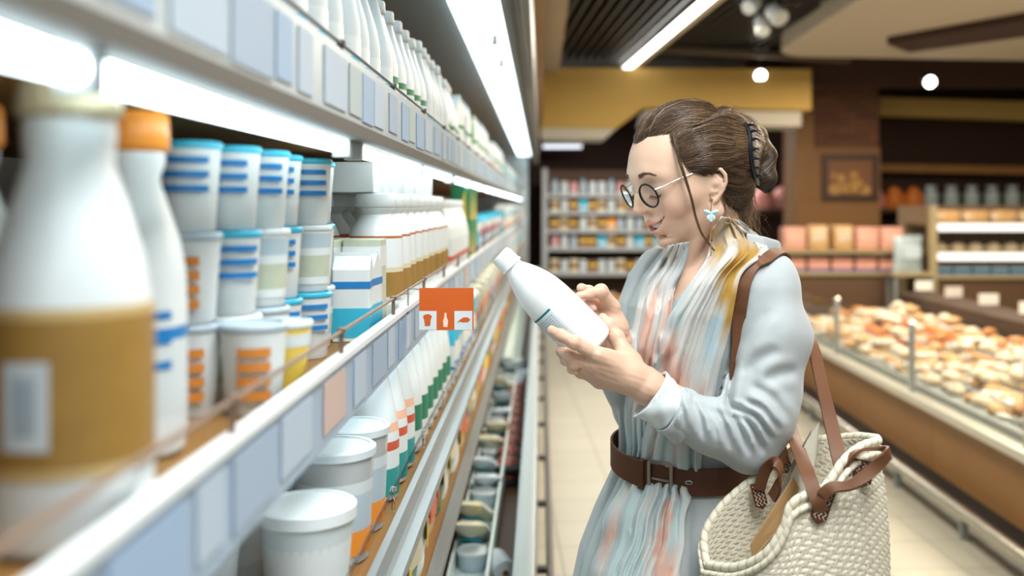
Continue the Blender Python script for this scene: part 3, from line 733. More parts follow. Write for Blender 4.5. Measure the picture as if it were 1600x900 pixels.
mb = MB(); j = min(range(140), key=lambda i: np.linalg.norm(bz[i]-(bz[i0]-tg_*.040))); c = bz[j]; o_ = out[j]; e = (bz[(j+1) % 140]-bz[j-1]); e /= np.linalg.norm(e)
mb.tube([c-o_*.001+zz*.022, c+o_*.0065+zz*.0215, c+o_*.0065-zz*.0215, c-o_*.001-zz*.022], 1, flat=(.0105, .003), up=np.array([o_+zz*.6, o_+zz*.2, o_-zz*.2, o_-zz*.6])); mb.build('keeper', M_LEATH, belt)
# scarf: pleated cloth hanging from the neck; edges followed down the front, laid on the clothes
M_SCARF = mat('dyed_scarf', (.8,.8,.8), .8, attr='Col', sheen=.2, bump=(800, .2, .0008))
def under(P): return np.minimum(np.minimum(torso_sdf(P, .003, False), coat_sdf(P, False)), skin_sdf(P))
PAL = dict(w=(.59,.58,.55), b=(.40,.52,.57), g=(.38,.42,.43), p=(.62,.37,.29), o=(.44,.245,.035), t=(.47,.57,.57))
def cloth(name, rows, npl, amp, seed, parent, nu=130, nv=170, off=.006, label=None, bulge=.012, ramp=False):
    """rows: (left px, y, right px, y, extra lift, colour keys across)"""
    r = np.array([[a, b, c, d, e] for a, b, c, d, e, _ in rows], float); S = spline(r, nv)
    u = np.linspace(0, 1, nu)
    ks = [[PAL[k] for k in row[5]] for row in rows]; m = max(len(k) for k in ks)
    ks = np.array([[np.interp(np.linspace(0, 1, m), np.linspace(0, 1, len(k)), [c[j] for c in k]) for j in range(3)] for k in ks]).transpose(0, 2, 1)
    PX = S[:, 0:1]+(S[:, 2:3]-S[:, 0:1])*u; PY = S[:, 1:2]+(S[:, 3:4]-S[:, 1:2])*u
    ci = np.unique(np.linspace(0, nv-1, 56).astype(int)); cj = np.unique(np.linspace(0, nu-1, 32).astype(int))
    P, ok = drape(under, PX[np.ix_(ci, cj)].ravel(), PY[np.ix_(ci, cj)].ravel(), off, 1.34, 1.80, 1.60)
    Yc = P[:, 1].reshape(len(ci), len(cj)); Yr = np.stack([np.interp(np.arange(nu), cj, row) for row in Yc])
    Y = np.stack([np.interp(np.arange(nv), ci, Yr[:, k]) for k in range(nu)], 1)
    for _ in range(14):                                   # cloth does not follow every hollow
        Yp = np.pad(Y, 1, mode='edge'); Y2 = (Yp[:-2, 1:-1]+Yp[2:, 1:-1]+Yp[1:-1, :-2]+Yp[1:-1, 2:])/4; Y = np.minimum(Y, Y2*.5+Y*.5) if _ % 2 else Y2*.4+Y*.6
    v = np.linspace(0, 1, nv)[:, None]; rg = np.random.default_rng(seed)
    ph = 2*PI*npl*(u[None]+.035*np.sin(v*7+seed)+.03*np.sin(v*3+u*9)); env = (.6+.4*np.sin(v*5+seed+u*7))
    pl = np.abs(np.sin(ph/2))**.7*2-1+.22*np.sin(ph*1.9+seed+3*v)
    Y = Y-S[:, 4:5]-amp*env*pl*np.clip(v*9+(0 if ramp else 9), .15, 1)-bulge*np.sin(PI*np.clip(u, 0, 1))[None]*.6*(np.clip(v*4, 0, 1) if ramp else 1)
    PXw = PX+1.5*np.sin(ph+1.2)+1.5*np.sin(v*23+seed); Y = Y.ravel(); PXw = PXw.ravel(); PYw = PY.ravel()
    V = np.stack([(PXw-VPX)*Y/FPX, Y, 1.5-(PYw-VPY)*Y/FPX], 1)
    iv = np.linspace(0, len(rows)-1, nv); i0_ = np.minimum(iv.astype(int), len(rows)-2); f_ = (iv-i0_)[:, None, None]
    kr = ks[i0_]*(1-f_)+ks[i0_+1]*f_
    pu = np.clip(u[None]+.022*np.sin(v*23+seed)+.012*np.sin(v*67+u*20), 0, 1)*(m-1)
    j0 = np.minimum(pu.astype(int), m-2); jf = (pu-j0)[..., None]; jf = np.clip((jf-.25)*2, 0, 1); ii = np.arange(nv)[:, None]
    C = kr[ii, j0]*(1-jf)+kr[ii, j0+1]*jf
    C = C.reshape(-1, 3)*(1+.08*snoise(V, 55, seed)[:, None]+.10*snoise(V*[1, 1, .5], 260, seed+1)[:, None]*(C.reshape(-1, 3)[:, 2:3] < .35))
    F = np.array([(i*nu+k, i*nu+k+1, (i+1)*nu+k+1, (i+1)*nu+k) for i in range(nv-1) for k in range(nu-1)])
    o = wchild(name, mesh(name, V, F, M_SCARF, col=np.clip(C, 0, 1)), parent)
    o.modifiers.new('s', 'SOLIDIFY').thickness = -.0016
    if label: o['label'] = label
    return o
scarf = cloth('scarf', [
 (1127, 338, 1152, 344, .006, 'wow'), (1112, 362, 1186, 368, .010, 'owoww'), (1106, 392, 1197, 392, .012, 'wowoow'), (1087, 430, 1162, 425, .012, 'wwwoow'),
 (1061, 470, 1152, 462, .010, 'twwwoo'), (1036, 505, 1142, 500, .010, 'btwwbo'), (1026, 545, 1132, 545, .008, 'tpwwbw'),
 (1019, 590, 1122, 590, .008, 'tppwww'), (1014, 630, 1112, 628, .006, 'ttpwpw'), (1008, 665, 1104, 662, .004, 'twtwpt'), (998, 700, 1098, 715, .001, 'twtwtt'), (990, 722, 1094, 738, .0, 'twtwtt')],
 5, .0085, 3, None, label='pale dyed scarf with ochre at the neck and peach below')
cloth('far_drape', [
 (1046, 384, 1078, 378, .004, 'wg'), (1028, 404, 1070, 410, .008, 'wwg'), (1008, 436, 1056, 444, .010, 'gwwg'), (993, 470, 1047, 482, .010, 'gwpwp'),
 (984, 508, 1040, 520, .010, 'gwpwp'), (979, 548, 1032, 560, .008, 'gwppt'), (976, 590, 1022, 600, .008, 'gwwpb'), (975, 640, 1012, 645, .005, 'tgwtt'), (976, 685, 1010, 692, .002, 'tbtt'), (976, 712, 1008, 716, .0, 'tbtt')],
 4, .0065, 5, scarf)
cloth('scarf_end', [
 (984, 738, 1082, 758, -.002, 'ttwttwtwt'), (972, 756, 1080, 772, .002, 'twttwttwt'), (950, 790, 1075, 795, .010, 'twttwtptw'), (936, 840, 1070, 842, .012, 'gptttwptw'),
 (920, 890, 1064, 892, .014, 'gwtttwppw'), (908, 950, 1060, 950, .014, 'gpttttppt'), (900, 1030, 1058, 1030, .014, 'tptbbppt')],
 7, .0090, 8, scarf, bulge=.016, ramp=True)
cloth('neck_fold', [
 (1128, 344, 1180, 372, .004, 'ww'), (1150, 352, 1190, 380, .012, 'www'), (1168, 366, 1194, 392, .010, 'www'), (1176, 376, 1196, 402, .002, 'ww')],
 3, .004, 11, scarf, nu=50, nv=50)
# legs and shoes under the hem
def legs(P):
    d = ell(P, T(0, 0, 1.02, (.236, 1.555)), (.075, .11, .36), TB.T)
    for l in (-.075, .075):
        k = T(.01, l, .50, (.232, 1.555)); a = T(-.01, l, .09, (.232, 1.555)); e = smin(cone(P, T(.0, l, .75, (.232, 1.555)), k, .070, .050), cone(P, k, a, .050, .032), .02)
        e = smin(e, ell(P, T(-.02, l, .32, (.232, 1.555)), (.045, .042, .09), TB.T), .03); d = smin(d, e, .01)
    return d
lv, lf = sdf_mesh(legs, [.0, 1.38, .06], [.46, 1.74, 1.40], .006)
BODY_PARTS.append((lv, lf)); BODY_COL.append(np.tile(SKINC, (len(lv), 1)))
M_SHOE = mat('tan_shoe', (.28,.12,.06), .5)
for l in (-.075, .075):
    def shoe(P):
        d = smin(ell(P, T(.075, l, .035, (.232, 1.555)), (.085, .040, .034), TB.T), ell(P, T(-.02, l, .05, (.232, 1.555)), (.045, .036, .05), TB.T), .04); return np.maximum(d, -P[:, 2]+.001)
    v, f = sdf_mesh(shoe, [-.0, 1.35, -.01], [.46, 1.76, .13], .005)
    wchild('shoe', mesh('shoe', v, f, M_SHOE))
bv, bf = join_meshes(BODY_PARTS)
body = wchild('body', mesh('body', bv, bf, M_SKIN, col=np.concatenate(BODY_COL)))
# teeth
mb = MB()
for sgn in (-1, 1):
    for k in range(6):
        l = .0042+.0072*k-(.0007*k*k*.25); l = min(l, .0310)
        if l > .0300: break
        f = np.interp(l, MOUTH[:, 1], MOUTH[:, 0])-.0040; z = np.interp(l, MOUTH[:, 1], MOUTH[:, 2])+.0012
        w = .0039 if k == 0 else (.0033 if k < 3 else .0036)
        V = []
        sp = bmesh.new(); bmesh.ops.create_cube(sp, size=1); bmesh.ops.bevel(sp, geom=list(sp.edges), offset=.2, segments=3, affect='EDGES', profile=.5)
        ang = -sgn*math.atan2(l*1.1, .045)
        for v in sp.verts:
            x, y, zz = v.co.x*.004, v.co.y*w*2.02, v.co.z*.0088
            V.append(toW((f+x*math.cos(ang)+y*math.sin(ang), sgn*l-x*math.sin(ang)+y*math.cos(ang), z+zz)))
        sp.verts.index_update(); mb.add(V, [[v.index for v in fc.verts] for fc in sp.faces]); sp.free()
M_TEETH = mat('teeth', (.88,.86,.80), .2, sss=.05)
o = mb.build('teeth', M_TEETH, woman); o.location = -woman.location
# eyelashes and eyebrows
M_BROW = mat('eyebrow_hair', (.16,.085,.045), .6)
_fg = {}
def on_face(f, l, z, off=0.0):
    P = np.array([[f, l, z]], float)
    for _ in range(3): P = project(head_sdf, P, .02, off)
    return P[0]
for sgn in (-1, 1):
    mb = MB(); br = MB()
    base = [on_face(.092, sgn*l, z, .0004) for l, z in zip(np.linspace(.019, .0435, 20), spline([.0115, .0092, .0088, .0112], 20)[:, 0])]
    mb.tube([toW(p) for p in base], .0008, 5)
    for k, p in enumerate(base):
        for j in range(2):
            q = p+np.array([.0048, sgn*(-.001+.0004*k), -.0028]); m_ = (p+q)/2+np.array([.0008, 0, -.0012])
            mb.tube([toW(a) for a in (p, m_, q)], [.00035, .0003, .0001], 4)
    T_ = rng.uniform(size=420); l = .0135+.032*T_; zc = np.interp(T_, [0, .3, .65, 1], [.0442, .0474, .0480, .0435])
    z = zc+rng.uniform(-1, 1, 420)*.0026*(1-T_*.75); p = np.stack([np.full(420, .095), sgn*l, z], 1)
    for _ in range(5): p = project(head_sdf, p, .02, .0003)
    q = p+np.stack([-.001+0*T_, sgn*np.full(420, .0060), .0012*(1-2.0*T_)], 1)
    for _ in range(3): q = project(head_sdf, q, .02, .0005)
    for a, b in zip(toW(p), toW(q)): br.tube([a, (a+b)/2+HF*.0003, b], [.00035, .0003, .0001], 4)
    for nm, m_ in (('eyelashes', mb), ('eyebrow', br)):
        o = m_.build(nm, M_BROW, woman); o.location = -woman.location
# ---- glasses: round dark rims, silver temples
M_RIM = mat('dark_rim', (.003,.003,.005), .4); M_SILVER = mat('silver_wire', (.75,.74,.72), .25, 1)
M_LENS = mat('lens_glass', (.86,.88,.92), .02, trans=1, ior=1.12)
gl = empty('glasses', -woman.location); gl.parent = woman; gl['label'] = 'round dark rimmed glasses with thin silver temples'
def lens_pt(sgn, a, r, df=0.0):
    w = .20*sgn                                                # slight wrap of the front
    x, z = r*math.cos(a), r*1.0*math.sin(a)
    return toW((.1030-abs(x*0)-df-sgn*x*math.sin(abs(w))*1.0+z*.10, sgn*.0335+x*math.cos(w), .0150+z))
for sgn in (-1, 1):
    m = MB(); pts = [lens_pt(sgn, a, .0188) for a in np.linspace(0, 2*PI, 49)]
    m.tube(pts, .0015, 8, cap=False); rim = m.build('rim', M_RIM, gl)
    V = [lens_pt(sgn, 0, 0, -.001)]; F = []
    for r, dz in ((.007, -.0009), (.014, -.0005), (.0184, 0)):
        V += [lens_pt(sgn, a, r, dz) for a in np.linspace(0, 2*PI, 33)[:-1]]
    n = len(V); V += [tuple(np.array(v)-HF*.0012) for v in V]
    for b in (0, n):
        fs = [(b, b+1+k, b+1+(k+1) % 32) for k in range(32)]
        for j in range(2): fs += [(b+1+j*32+k, b+1+j*32+32+k, b+1+j*32+32+(k+1) % 32, b+1+j*32+(k+1) % 32) for k in range(32)]
        F += fs if b else [f[::-1] for f in fs]
    m = MB(); m.add(V, F); m.build('lens', M_LENS, gl)
    m = MB(); hin = lens_pt(sgn, (.45 if sgn > 0 else PI-.45), .0198)
    h = toH(hin[None])[0]; m.tube([toW(h), toW(h+[-.004, sgn*.0022, 0]), toW(h+[-.009, sgn*.0024, 0])], .0018, 8)
    ear = (.0165, sgn*.0715, .026)
    m.tube(spline([toW(h+[-.009, sgn*.0024, 0]), toW((.055, sgn*.0665, .0275)), toW(ear), toW((.004, sgn*.073, .017)), toW((-.008, sgn*.073, -.002))], 24), .0009, 8)
    m.build('temple', M_SILVER, gl)
m = MB(); a_, b_ = lens_pt(-1, .35, .0188), lens_pt(1, PI-.35, .0188)
mid = (a_+b_)/2+HF*.002+HU*.0022; m.tube(spline([a_, mid, b_], 12), .0011, 8); m.build('bridge', M_SILVER, gl)
# ---- hair: a soft cap under several thousand strands combed back to a coiled bun
_hl_l = [0, .025, .041, .048, .054, .2]; _hl_z = [.0865, .0920, .0920, .0880, .0810, .05]
_sf_z = [-.10, -.078, -.068, -.05, -.02, .000, .003, .009, .014, .020, .030, .050, .0675, .080, .092]
_sf_f = [-.20, -.100, -.028, -.016, -.012, -.011, -.008, .002, .018, .038, .053, .057, .0560, .0540, .048]
def hair_in(Q):
    A1 = np.abs(Q[:, 1]); top = Q[:, 2]-np.interp(A1, _hl_l, _hl_z); top = np.where((A1 < .054) | (Q[:, 2] > .081), top, -1)
    side = (np.interp(Q[:, 2], _sf_z, _sf_f)-Q[:, 0]); side = np.where(Q[:, 2] > .092, top, side)
    return np.maximum(top, np.where(A1 > .030, side, np.minimum(side, -.02-Q[:, 0])))
def cap_sdf(Q):
    A = Q.copy(); A[:, 1] = np.abs(A[:, 1])
    r = hair_in(Q); t = np.clip(-.0016+r*.36, -.006, .0100)
    d = ell(A, CRC, CRR)
    d = smin(d, ell(A, (-.052, 0, .030), (.052, .056, .062)), .03)
    d = smin(d, ell(A, (-.045, 0, -.020), (.036, .044, .050)), .03)
    d = smin(d, cone(A, (-.07, 0, .030), (-.108, 0, .032), .040, .026), .03)
    ax = Q[:, 1]-.004
    part = .0012*np.exp(-((Q[:, 1]-.018)/.004)**2)*(Q[:, 0] > -.02)
    return (d-t+part)*.9
def capW(P): return cap_sdf(toH(P))
cv, cf = sdf_mesh(capW, HO-[.16, .14, .12], HO+[.19, .19, .15], .0030)
M_HAIR = mat('brown_hair', (.2,.1,.05), .36, attr='Col', coat=.15)
M_CAP = mat('hair_base', (.085,.047,.028), .6, noise=(60, (.15,.085,.05), .6))
BUNC = W(1185, 249, 1.596)
BUN = toH(BUNC[None])[0]
def strands(paths, rad, cols, sides=3, taper=.25):
    """paths (N,K,3) -> one triangle-profile tube mesh"""
    N, K, _ = paths.shape
    Tn = np.gradient(paths, axis=1); Tn /= np.linalg.norm(Tn, axis=2, keepdims=True)+1e-9
    ref = np.array([.3, -.8, .52]); a = np.cross(Tn, ref); a /= np.linalg.norm(a, axis=2, keepdims=True)+1e-9; b = np.cross(Tn, a)
    prof = np.minimum(1, np.linspace(0, 1, K)*8+taper)*np.minimum(1, (1-np.linspace(0, 1, K))*4+taper)
    R = (np.asarray(rad)[:, None]*prof[None])[..., None]
    V = np.stack([paths+(a*math.cos(2*PI*k/sides)+b*math.sin(2*PI*k/sides))*R for k in range(sides)], 2)
    V = V.reshape(-1, 3); base = (np.arange(N)[:, None, None]*K+np.arange(K-1)[None, :, None])*sides+np.arange(sides)[None, None]
    nx = (np.arange(N)[:, None, None]*K+np.arange(K-1)[None, :, None])*sides+(np.arange(sides)[None, None]+1) % sides
    F = np.stack([base, nx, nx+sides, base+sides], -1).reshape(-1, 4)
    C = np.repeat(np.asarray(cols), K*sides, axis=0) if np.ndim(cols) == 2 else np.repeat(np.asarray(cols).reshape(-1, 3), sides, axis=0)
    return V, F, C
DK, MD, LT = np.array([.030,.018,.012]), np.array([.125,.072,.038]), np.array([.44,.29,.17])
def hair_cols(n, key):
    t = np.clip(key+rng.normal(0, .15, n), 0, 1)[:, None]
    return np.where(t < .5, DK+(MD-DK)*t*2, MD+(LT-MD)*(t*2-1))
# roots spread over the hair area, seen or not
R0 = rng.normal(size=(44000, 3)); R0 /= np.linalg.norm(R0, axis=1)[:, None]
R0 = R0*np.array(CRR)+np.array(CRC); r_in = hair_in(R0)
edge = (r_in > -.001) & (r_in < .012); keep = (r_in > 0) & ((rng.uniform(size=len(R0)) < .36) | edge) & (R0[:, 0] > -.08)
R0 = R0[keep][:10000]; P = R0.copy()
for _ in range(3): P = project(cap_sdf, P, .02)
cl = snoise(R0, 150, 5); cl2 = snoise(R0, 420, 6); off = .0006+.0016*np.clip(cl+.5, 0, 1.6)+rng.uniform(0, .0010, len(P))
path = [P.copy()]; tgt = np.array([BUN[0]+.012, BUN[1], BUN[2]+.004])
K = 24
tz = tgt+np.stack([np.zeros(len(P)), np.clip(R0[:, 1]*.15, -.02, .02), np.clip((R0[:, 2]-.02)*.22, -.02, .02)], 1)
for i in range(K-1):
    D = tz-P; L = np.linalg.norm(D, axis=1)
    g = grad(cap_sdf, P, 1e-3); g /= np.linalg.norm(g, axis=1)[:, None]+1e-9
    D /= L[:, None]+1e-9
    wob = .22*np.stack([snoise(P, 45, 11), snoise(P, 45, 12), snoise(P, 45, 13)], 1)+rng.normal(0, .05, P.shape)
    up = np.array([[-.1, 0, .45]])*np.clip((P[:, :1]-.02)/.06, 0, 1)*np.clip(1-i/5, 0, 1)          # sweep up off the face first
    D = D+wob+up; D -= (D*g).sum(1)[:, None]*g; D /= np.linalg.norm(D, axis=1)[:, None]+1e-9
    st = np.minimum(.0082, L*.10)[:, None]
    P = P+D*st; P = project(cap_sdf, P, .01, 0)
    path.append(P.copy())
path = np.stack(path, 1)
for k in range(K):
    q = path[:, k]; g = grad(cap_sdf, q, 1e-3); g /= np.linalg.norm(g, axis=1)[:, None]+1e-9
    ripple = (.0010*snoise(q, 120, 21))
    path[:, k] = q+g*(np.minimum(1, .15+k/5)*off+ripple)[:, None]
fly = rng.uniform(size=len(path)) < .035
path[fly] += (np.linspace(0, 1, K)[None, :, None]**1.5)*rng.normal(0, .005, (fly.sum(), 1, 3))
key = .36+.24*cl+.12*cl2-.12*np.clip((.03-R0[:, 2])/.06, 0, 1)
V1, F1, C1 = strands(path@HB*HS+HO, np.where(fly, .00014, rng.uniform(.00020, .00040, len(path))), hair_cols(len(path), key))
hair = wchild('hair', mesh('hair', V1, F1, M_HAIR, col=C1))
sc = wchild('hair_base', mesh('hair_base', cv, cf, M_CAP), hair)
# bun: strands wound round a tilted oval coil
BN = 2600; u0 = rng.uniform(0, 2*PI, BN); lay = rng.uniform(.35, 1, BN)**.5; lane = rng.uniform(-1, 1, BN)
KB = 30; tt = np.linspace(0, 1, KB)
bx = HB@np.array([-.17, .05, 1.0]); bx /= np.linalg.norm(bx)                # long axis, head frame
by = np.cross(bx, [1, 0, 0.]); by /= np.linalg.norm(by); bz = np.cross(bx, by)
ang = u0[:, None]+tt[None]*rng.uniform(1.6, 3.4, BN)[:, None]; drift = lane[:, None]+.35*np.sin(ang+lane[:, None]*2)
drift = np.clip(drift, -1.15, 1.15); cr = np.sqrt(np.clip(1-(drift/1.2)**2, .05, 1))
lobes = 1+.10*np.sin(drift*7+ang*1.0)
rr = (lay[:, None]*.14+.86)*cr*lobes
pb = (bx*(drift*.0500)[..., None]+by*(np.cos(ang)*rr*.0305)[..., None]+bz*(np.sin(ang)*rr*.0280)[..., None])
pb = pb+BUN
kb = .42+.45*snoise(np.stack([lane*3, np.cos(u0), np.sin(u0)], 1), 1.6, 31)+.15*lane
V2, F2, C2 = strands(pb@HB*HS+HO, rng.uniform(.00022, .00045, BN), hair_cols(BN, kb))
bun = wchild('hair_bun', mesh('hair_bun', V2, F2, M_HAIR, col=C2)); bun['label'] = 'coiled bun pinned at the back of the head'
def bun_sdf(P):
    Q = toH(P)-BUN; q = np.stack([Q@bx, Q@by, Q@bz], 1); return ell(q, (0, 0, 0), (.052, .0245, .0240))
v, f = sdf_mesh(bun_sdf, BUNC-.07, BUNC+.07, .004); wchild('bun_core', mesh('bun_core', v, f, M_CAP), bun)
# loose lock in front of the ear, nape wisps
lk = [(1052, 207, 1.452), (1056, 228, 1.440), (1063, 255, 1.436), (1072, 282, 1.434), (1081, 312, 1.436), (1087, 340, 1.442), (1097, 366, 1.450), (1116, 392, 1.458)]
lk = spline([W(*p) for p in lk], 26); N = 60
o0 = rng.normal(0, 1, (N, 1, 3))*.0016; wid = (1.0-.85*np.linspace(0, 1, 26)[None, :, None]**.7)
pl = lk[None]+o0*wid+.0008*np.sin(np.linspace(0, 9, 26)[None, :, None]+rng.uniform(0, 6, (N, 1, 1)))
V3, F3, C3 = strands(pl, rng.uniform(.00014, .00028, N), hair_cols(N, np.full(N, .5)))
wchild('hair_lock', mesh('hair_lock', V3, F3, M_HAIR, col=C3))
N = 460; rt = np.stack([rng.uniform(1124, 1180, N), rng.uniform(288, 338, N)], 1)
ps = []
for (a, b) in rt:
    Y = 1.492+.10*(a-1126)/52+rng.uniform(-.01, .02); dx = rng.normal(6, 9); ln = rng.uniform(22, 48)
    ps.append(spline([W(a, b-12, Y+.01), W(a+dx*.2, b+ln*.3, Y), W(a+dx*.7, b+ln*.65, Y), W(a+dx*rng.uniform(.3, 1.2), b+ln, Y)], 12))
V4, F4, C4 = strands(np.array(ps), rng.uniform(.00010, .0002, N), hair_cols(N, rng.uniform(.4, .95, N)))
wchild('nape_wisps', mesh('nape_wisps', V4, F4, M_HAIR, col=C4))
# dark claw clip between head and bun
M_CLIP = mat('dark_clip', (.006,.009,.016), .35); mb = MB()
_sq = spline([(1164, 192), (1172, 210), (1173, 238), (1177, 266), (1186, 288)], 16); _hs = lambda P: np.minimum(capW(P), bun_sdf(P))
spine, _ok = drape(_hs, _sq[:, 0], _sq[:, 1], .0045, 1.35, 1.72, 1.56); spine[1:-1] = (spine[:-2]+spine[1:-1]+spine[2:])/3
mb.tube(spine, .0034, 8)
for k in range(1, 15, 2):
    p = spine[k]; mb.tube(spline([p, p+[.008, -.005, .002], p+[.014, .004, -.001]], 6), [.0028, .0028, .0025, .0022, .0018, .001], 6)
o = mb.build('hair_claw', M_CLIP, woman); o.location = -woman.location
# long earring: hook, pale flower, chain, bead
ear = empty('earring', -woman.location); ear.parent = woman; ear['label'] = 'long drop earring with pale blue flower'
lobe = W(1110, 307, 1.452); M_GOLD = mat('gold', (.80,.52,.28), .25, 1); M_PALE = mat('pale_petal', (.48,.60,.66), .3)
mb = MB(); mb.tube(spline([lobe+[.0, .002, .004], lobe+[-.002, -.004, .002], lobe+[0, -.005, -.010], lobe+[0, -.004, -.022]], 14), .0007, 6)
mb.lathe([(0, -.006), (.0028, -.004), (.003, 0), (0, .003)], 10, c=lobe+[0, -.004, -.004]); mb.build('hook', M_GOLD, ear)
fc = lobe+np.array([0, -.0045, -.026]); mb = MB()
for k, (an, ln) in enumerate(((.35, .012), (PI-.35, .012), (-1.15, .010), (PI+1.15, .010), (-PI/2, .012))):
    d = np.array([math.cos(an), -.2, math.sin(an)]); n = np.array([-math.sin(an), 0, math.cos(an)])
    pts = [fc+d*ln*s for s in (0, .3, .7, 1)]; ws = (.0012, .0036, .0042, .0012)
    V = []
    for p, w_ in zip(pts, ws): V += [p-n*w_+[0, .0005, 0], p+[0, -.0010, 0], p+n*w_+[0, .0005, 0]]
    nb_ = len(V); V += [np.array(q)+[0, .0009, 0] for q in V]
    F = [(i*3+j, i*3+j+1, i*3+j+4, i*3+j+3) for i in range(3) for j in range(2)]; F += [tuple(q+nb_ for q in f[::-1]) for f in F]
    mb.add(V, F)
mb.build('flower', M_PALE, ear)
mb = MB(); mb.tube([fc, fc+[.0005, 0, -.04], fc+[.0, 0, -.070]], .00045, 5); mb.tube([fc+[0, 0, -.045], fc+[0, 0, -.070]], .0008, 5); mb.build('chain', M_GOLD, ear)
mb = MB(); mb.lathe([(0, -.0018), (.0018, 0), (0, .0018)], 10, c=fc+[.001, -.001, -.040]); mb.build('bead', mat('dark_bead', (.05,.01,.02), .2), ear)
# ---- the bottle in her hands
M_MILK = mat('milk_white_plastic', (.90,.92,.92), .28, sss=.04, coat=.15)
M_TEAL = mat('teal_print', (.01,.20,.22), .35); M_TXT = mat('pale_blue_print', (.50,.62,.70), .45)
def bpt(r, a, t): return BB+BA*t*bk+(BN_*math.cos(a)+BQ*math.sin(a))*r*bk
def blathe(prof, seg=64):
    V = [bpt(r, 2*PI*k/seg, t) for r, t in prof for k in range(seg)]; n = len(prof)
    F = [(i*seg+k, i*seg+(k+1) % seg, (i+1)*seg+(k+1) % seg, (i+1)*seg+k) for i in range(n-1) for k in range(seg)]
    return V, F
bot = empty('milk_bottle', BB); tag(bot, 'white plastic milk bottle with teal line and blue print in her hands', 'bottle')
def bchild(mb, name, m, par=None):
    o = mb.build(name, m, par or bot)
    if par is None: o.location = -Vector(BB)
    return o
pr = spline([(p[0], p[1]) for p in B_PROF[2:]], 70); mb = MB(); mb.add(*blathe([(0.0001, .004), (.030, .0025)]+[tuple(p) for p in pr]+[(.0158, .196)])); bchild(mb, 'bottle_body', M_MILK)
mb = MB(); cp = [(.0165, .1925), (.0196, .1930), (.0200, .1945), (.0200, .1965), (.0186, .1975), (.0184, .2140), (.0176, .2195), (.0150, .2222), (.0001, .2222)]
V, F = blathe(cp, 96)
V = [np.array(v) for v in V]
for i in range(4, 7):
    for k in range(96):
        if k % 2: V[i*96+k] = V[i*96+k]+(BB+BA*((V[i*96+k]-BB)@BA)-V[i*96+k])*.03
mb.add(V, F); bchild(mb, 'cap', M_MILK)
def patch(a0, a1, t0, t1, dr, n=24, m=6):
    V = []; F = []
    for i in range(m+1):
        t = t0+(t1-t0)*i/m; r = np.interp(t, pr[:, 1], pr[:, 0])+dr
        for k in range(n+1): V.append(bpt(r, a0+(a1-a0)*k/n, t))
    F = [(i*(n+1)+k, i*(n+1)+k+1, (i+1)*(n+1)+k+1, (i+1)*(n+1)+k) for i in range(m) for k in range(n)]
    return V, F
# which side faces down-left in the photo: find the sign of the angle
sg = 1 if pxof(bpt(.039, PI/2, .08))[0][1] > pxof(bpt(.039, -PI/2, .08))[0][1] else -1
mb = MB(); mb.add(*patch(sg*.12, sg*2.4, .008, .100, .0003)); lab = bchild(mb, 'label', mat('label_white', (.80,.87,.90), .4))
mb = MB(); mb.add(*patch(sg*.12, sg*2.4, .100, .1035, .0006)); mb.add(*patch(sg*.12, sg*2.4, .0085, .0125, .0006)); o = bchild(mb, 'label_line', M_TEAL, lab)
mb = MB()
for k in range(9):
    t = .092-.0042*k
    a = sg*.2
    while abs(a) < 1.5:
        w = random.uniform(.06, .20); 
        if abs(a)+w > 1.5 or (abs(a) > 1.2 and random.random() < .3): break
        mb.add(*patch(a, a+sg*w, t, t+.0024, .0006, 4, 1)); a += sg*(w+.03)
bchild(mb, 'label_print', M_TXT, lab)
# rings on her finger
M_GOLD = mat('gold', (.80,.52,.28), .25, 1)
a_, b_ = LH['ring'][0], LH['ring'][1]; d_ = (b_-a_)/np.linalg.norm(b_-a_); c_ = a_+(b_-a_)*.78
u_ = np.cross(d_, [0, 0, 1]); u_ /= np.linalg.norm(u_); v_ = np.cross(d_, u_); mb = MB()
for off in (-.0012, .0016):
    mb.tube([c_+d_*off+(u_*math.cos(t)+v_*math.sin(t))*.0100 for t in np.linspace(0, 2*PI, 33)], .0009, 6, cap=False)
o = mb.build('ring', M_GOLD, woman); o.location = -woman.location
# ---- straw basket bag on her arm
M_STRAW = mat('woven_palm', (.66,.60,.47), .8, attr='Col', bump=(600, .3, .001))
bag = empty('basket_bag', W(1250, 1050, 1.32)); tag(bag, 'cream woven straw basket bag with brown leather handles behind her elbow', 'bag')
BO = -bag.location
def bagc(mb, name, m, par=None, **k):
    o = mb.build(name, m, par or bag, **k)
    if par is None: o.location = BO
    return o
# rim: near edge and far edge from the drooping left tip to the folded right corner
NEAR = [(1104, 884, 1.330), (1150, 888, 1.285), (1195, 868, 1.255), (1224, 828, 1.248), (1236, 792, 1.248), (1262, 774, 1.248), (1290, 762, 1.250), (1318, 722, 1.262), (1345, 700, 1.280), (1372, 691, 1.305)]
FAR = [(1104, 884, 1.330), (1101, 840, 1.352), (1122, 800, 1.362), (1158, 765, 1.372), (1200, 735, 1.385), (1240, 705, 1.405), (1275, 690, 1.410), (1310, 686, 1.395), (1345, 684, 1.360), (1372, 687, 1.325)]
NU, NV = 400, 210
def rim_curve(L, n): return spline([W(*p) for p in L], n)
rn, rf = rim_curve(NEAR, NU//2+1), rim_curve(FAR, NU//2+1)
def arc(c, n):
    L = np.r_[0, np.cumsum(np.linalg.norm(np.diff(c, axis=0), axis=1))]; t = np.linspace(0, L[-1], n); return np.stack([np.interp(t, L, c[:, k]) for k in range(3)], 1)
rn, rf = arc(rn, NU//2+1), arc(rf, NU//2+1)
rim = np.vstack([rn, rf[::-1][1:-1]]); NR = len(rim)
cen = W(1246, 1080, 1.41); th = np.linspace(0, 2*PI, NR, endpoint=False)
